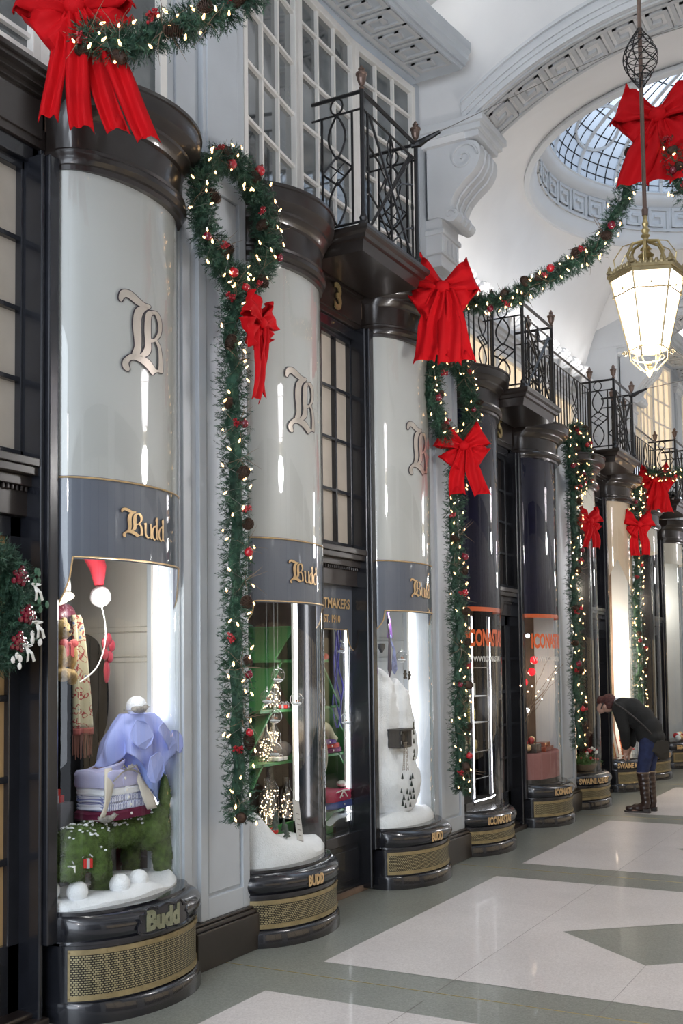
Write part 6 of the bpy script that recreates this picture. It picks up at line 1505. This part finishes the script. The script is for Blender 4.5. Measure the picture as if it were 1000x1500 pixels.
for _ in range(60): d = Vector((rnd(-1, 1), rnd(-1, 1), rnd(.2, 1.4))).normalized(); sprig(b, Vector((0, 0, .02)), d, rnd(.08, .2), 9, .02, .003)
b.build('leaves', M['twig'], t)
for _ in range(20): b = MB(); b.sphere((0, 0, 0), .014, 8, 6); o = b.build('berry', M['baubler'], t, smooth=True); o.location = (rnd(-.05, .1), rnd(-.1, .1), rnd(.06, .24))
for i, (x, y, z, r) in enumerate(((-.30, 14.05, 2.28, .03), (-.30, 14.0, 2.02, .028), (-.32, 14.15, 1.62, .05), (-.34, 14.12, 1.38, .05), (-.36, 14.2, 1.20, .045))):
    b = MB(); b.sphere((0, 0, 0), r, 12, 8); o = b.build('spotlight_bulb', cm('warm_spot', (1, .9, .75), .3, emit=(1, .88, .68), es=14), smooth=True); o.location = (x, y, z); tag(o, ('highest', 'second highest', 'middle', 'second lowest', 'lowest')[i]+' warm spotlight inside the bright beige panelled window', 'spotlight', 'spotlights in the bright window')
b = MB(); b.tube([(-.27, 14.08+.075*cos(a), 2.26+.075*sin(a)) for a in [2*pi*i/20 for i in range(20)]], .01, 6, closed=True); tag(b.build('hanging_ring', M['darkin']), 'dark ring around the highest warm spotlight', 'ring')
b = MB(); b.box(-.75, -.71, 13.9, 14.7, .43, 2.9); tag(b.build('lit_backdrop', cm('pink_cream_wall', (.72, .62, .55), .6)), 'pinkish cream backdrop board of the bright window', 'backdrop')
light('bright_window_glow', 'POINT', (-.38, 14.25, 1.9), 40, (1, .82, .64), .12); light('bright_window_glow', 'POINT', (-.3, 14.25, .9), 14, (1, .78, .58), .12)
for y_, w_ in ((12.5, 14), (15.9, 22), (17.6, 26)): light('shop_glow', 'POINT', (-.55, y_, 2.6), w_, (1, .88, .72), .2)
b = MB(); b.tube([(-.30, 14.02, 2.62), (-.26, 14.10, 2.60), (-.22, 14.18, 2.52)], [.002, .06, .002], 6); tag(b.build('blue_umbrella_canopy', cm('blue_canvas', (.16, .20, .42), .8)), 'small blue folded canvas high in the bright window', 'umbrella')
random.seed(71)
for i in range(7):
    b = MB(); b.sphere((0, 0, 0), .045, 12, 8); o = b.build('bauble', [M['snow'], M['baubler'], M['gold']][i % 3], smooth=True); o.location = (-.02-.05*(i % 2), 17.45+.085*i, .47+.03*(i % 2)); tag(o, ['white ball', 'red ball', 'gold ball'][i % 3]+(' at the left', ' in the middle', ' at the right')[min(2, i//3)]+' of the row on the farthest window deck', 'ball', 'balls on the farthest window deck')
for x, y, c, lab in ((-.30, 17.30, 'tan_board', 'orange brown display board at the left of the farthest window'), (-.20, 17.55, 'whitewood', 'tall white display post in the farthest window')):
    b = MB(); b.box(x-.02, x+.02, y-.10, y+.10 if 'tan' in c else y+.02, .43, 3.3); tag(b.build('display_board', cm('tan_board', (.40, .20, .06), .5) if 'tan' in c else M['whitewood']), lab, 'board')
# ================================================================== PERSON
def skin(name, verts, edges, radii, m, parent, root=0, sub=2):
    me = bpy.data.meshes.new(name); me.from_pydata(verts, edges, []); me.materials.append(m)
    o = bpy.data.objects.new(name, me); COL.objects.link(o)
    md = o.modifiers.new('skin', 'SKIN'); md.use_smooth_shade = True
    me.skin_vertices.new() if not me.skin_vertices else None
    for i, r in enumerate(radii):
        sv = me.skin_vertices[0].data[i]; sv.radius = (r, r) if not isinstance(r, tuple) else r; sv.use_root = (i == root)
    s_ = o.modifiers.new('sub', 'SUBSURF'); s_.levels = sub; s_.render_levels = sub
    bake(o); o.data.materials.clear(); o.data.materials.append(m); o.data.shade_smooth(); o.parent = parent
    return o
pe = thing('person', 'person in black coat, jeans and tall brown boots bending toward the bright window', 'person', (.60, 12.22, 0))
fl_m = cm('skin', (.55, .33, .25), .55); coat = cm('black_coat', (.012, .013, .013), .9, bump=.3, bscale=80); jean = cm('blue_denim', (.018, .028, .085), .85, noise=.25, nscale=20); boot = cm('dark_brown_leather', (.035, .018, .014), .28, coat=.3); hairm = cm('auburn_hair', (.075, .018, .014), .6, noise=.5, nscale=40, bump=.6, bscale=90)
# local frame: person faces -x (towards the windows); x+ is the back, y+ away from the camera
HIP = (.14, 0, .86)
V = [HIP, (.06, 0, 1.00), (-.06, 0, 1.12), (-.17, 0, 1.19), (-.24, 0, 1.205), (-.30, 0, 1.19), (-.355, 0, 1.165)]
Rr = [.105, .10, .115, .11, .05, .075, .07]
E_ = [(0, 1), (1, 2), (2, 3), (3, 4), (4, 5), (5, 6)]
def addv(p, r): V.append(p); Rr.append(r); return len(V)-1
for sg in (-1, 1):
    h = addv((.15, sg*.085, .82), .09); k = addv((.07+(.02 if sg > 0 else 0), sg*.085, .48), .062); c = addv((.075+(.03 if sg > 0 else 0), sg*.085, .36), .06); a = addv((.10+(.03 if sg > 0 else 0), sg*.085, .10), .040); f = addv((.02+(.03 if sg > 0 else 0), sg*.09, .045), .040); to = addv((-.08+(.03 if sg > 0 else 0), sg*.095, .035), .030)
    E_ += [(0, h), (h, k), (k, c), (c, a), (a, f), (f, to)]
    s1 = addv((-.155, sg*.16, 1.15), .055); el = addv((-.085, sg*.19, .90), .042); wr = addv((-.10, sg*.11, .70), .028); ha = addv((-.115, sg*.075, .655), .030)
    E_ += [(3, s1), (s1, el), (el, wr), (wr, ha)]
skin('body', V, E_, Rr, fl_m, pe)
# head shaped on the neck: face looks down to the left
hd = blob('head', [((-.335, 0, 1.185), (.085, .072, .098), ('Y', radians(-52))), ((-.395, 0, 1.135), (.050, .052, .055)), ((-.418, 0, 1.165), (.018, .012, .022)), ((-.40, 0, 1.105), (.028, .034, .026)), ((-.335, .072, 1.165), (.020, .010, .028)), ((-.335, -.072, 1.165), (.020, .010, .028)), ((-.27, 0, 1.18), (.06, .05, .05))], fl_m, pe, .008)
b = MB()
for sg in (-1, 1): b.sphere((-.416, sg*.030, 1.178), .008, 8, 6, (.6, 1, .8)); b.tube([(-.408, sg*.018, 1.195), (-.410, sg*.042, 1.195)], .003, 4)
b.build('eyes', cm('dark_eye', (.02, .015, .015), .2), hd); b = MB(); b.sphere((-.426, 0, 1.118), .014, 10, 6, (.4, 1.2, .35)); b.build('mouth', cm('lips', (.45, .14, .13), .5), hd, smooth=True)
blob('hair', [((-.315, 0, 1.222), (.098, .086, .078), ('Y', radians(-35))), ((-.375, 0, 1.235), (.065, .075, .048)), ((-.27, 0, 1.20), (.062, .078, .072)), ((-.40, -.02, 1.215), (.04, .05, .03)), ((-.285, -.062, 1.175), (.040, .024, .045)), ((-.285, .062, 1.175), (.040, .024, .045)), ((-.42, .02, 1.22), (.03, .04, .022))], hairm, pe, .009, .018, dscale=.04)
b = MB(); b.tube([(-.345, -.078, 1.20), (-.365, -.079, 1.165), (-.375, -.07, 1.14)], .008, 5); b.build('dark_headphone', M['darkin'], pe)
# clothes
blob('collar', [((-.225, 0, 1.19), (.04, .075, .075), ('Y', radians(20))), ((-.20, 0, 1.22), (.035, .06, .04)), ((-.235, 0, 1.14), (.03, .05, .05))], cm('pale_blue_collar', (.50, .55, .65), .8), pe, .012)
cv = [((-.14, 0, 1.14), (.125, .20, .125)), ((-.05, 0, 1.12), (.14, .185, .14)), ((.05, 0, 1.03), (.15, .175, .15)), ((.13, 0, .92), (.15, .175, .15)), ((.175, 0, .82), (.135, .18, .11)), ((.10, 0, .86), (.12, .17, .13)), ((-.17, 0, 1.20), (.07, .11, .05))]
for sg in (-1, 1):
    for i in range(7):
        f = i/6; cv.append(((lerp(-.155, -.085, f), sg*lerp(.16, .195, f), lerp(1.14, .90, f)), (.078-.014*f,)*3))
        cv.append(((lerp(-.085, -.095, f), sg*lerp(.195, .125, f), lerp(.90, .735, f)), (.064-.014*f,)*3))
blob('coat', cv, coat, pe, .014, .008, dscale=.08)
jv = []
for sg in (-1, 1):
    o_ = .03 if sg > 0 else 0
    for i in range(8): f = i/7; jv.append(((lerp(.15, .07+o_, f), sg*.085, lerp(.80, .44, f)), (lerp(.105, .068, f), lerp(.092, .066, f), .07)))
jv.append(((.15, 0, .83), (.12, .14, .09)))
blob('jeans', jv, jean, pe, .014, .006, dscale=.05)
for sg in (-1, 1):
    o_ = .03 if sg > 0 else 0
    bv = [((lerp(.075, .10, f)+o_, sg*.087, lerp(.42, .11, f)), (lerp(.070, .052, f),)*2+(.05,)) for f in [i/6 for i in range(7)]]
    bv += [((.07+o_, sg*.088, .065), (.075, .045, .045)), ((.0+o_, sg*.09, .05), (.075, .043, .040)), ((-.075+o_, sg*.093, .042), (.055, .042, .034))]
    bt = blob('boot', bv, boot, pe, .011)
    b = MB(); b.prism(smoothpoly([(-.14, 0), (-.08, -.044), (.0, -.036), (.06, -.034), (.135, -.042), (.15, 0), (.135, .042), (.06, .034), (.0, .036), (-.08, .044)], 2), 0, .018, lambda p, q, a: (p+o_, sg*.09+q, a)); b.box(.075+o_, .145+o_, sg*.09-.036, sg*.09+.036, 0, .045); b.build('boot_sole', M['darkin'], bt)
    b = MB(); b.tube([((.075+o_)+.074*cos(a), sg*.087+.074*sin(a), .44) for a in [2*pi*i/16 for i in range(16)]], .007, 5, closed=True); b.build('boot_cuff', cm('tan_trim', (.30, .22, .15)), bt)
    # hand: palm, four fingers and a thumb, resting on the thighs
    P = Vector((-.105, sg*.085, .675)); dn = Vector((-.12, -sg*.15, -1)).normalized(); ac = Vector((0, 1, 0)); ou = Vector((-1, 0, 0))
    hv = [tuple(P+Vector((0, 0, .03))), tuple(P), tuple(P+dn*.045)]; hr = [.022, (.030, .018), (.030, .016)]; he = [(0, 1), (1, 2)]
    for q, (off, l_) in enumerate(((-.027, .060), (-.009, .070), (.009, .066), (.027, .052))):
        b0 = P+dn*.052+ac*off; b1 = b0+dn*l_*.5+ou*.006; b2 = b1+(dn-ou*.5).normalized()*l_*.5; n = len(hv); hv += [tuple(b0), tuple(b1), tuple(b2)]; hr += [.0095, .0085, .0072]; he += [(2, n), (n, n+1), (n+1, n+2)]
    n = len(hv); t0 = P+dn*.012-ac*sg*.028; hv += [tuple(t0), tuple(t0+dn*.03-ac*sg*.018), tuple(t0+dn*.055-ac*sg*.016)]; hr += [.011, .010, .008]; he += [(1, n), (n, n+1), (n+1, n+2)]
    skin('hand', hv, he, hr, fl_m, pe, 1, 1)
bag = thing('shoulder_bag', 'dark olive shoulder bag hanging behind the bending person', 'bag', (.88, 12.14, .70))
blob('bag_body', [((0, 0, 0), (.085, .05, .10)), ((.02, 0, -.05), (.07, .05, .07)), ((-.02, 0, .06), (.075, .045, .05))], cm('olive_canvas', (.035, .030, .022), .8), bag, .012)
b = MB(); b.tube(resample([(-.03, -.04, .09), (-.14, -.10, .24), (-.30, -.16, .40), (-.44, -.16, .50), (-.50, 0, .52)], .03), .010, 6); b.build('bag_strap', M['darkin'], bag, smooth=True)
b = MB(); b.prism([(-.085, .10), (.085, .10), (.10, -.02), (.0, -.05), (-.09, -.02)], -.056, -.050, lambda p, q, a: (p, a, q)); b.build('bag_flap', M['olive_canvas'], bag)
bpy.context.view_layer.update()
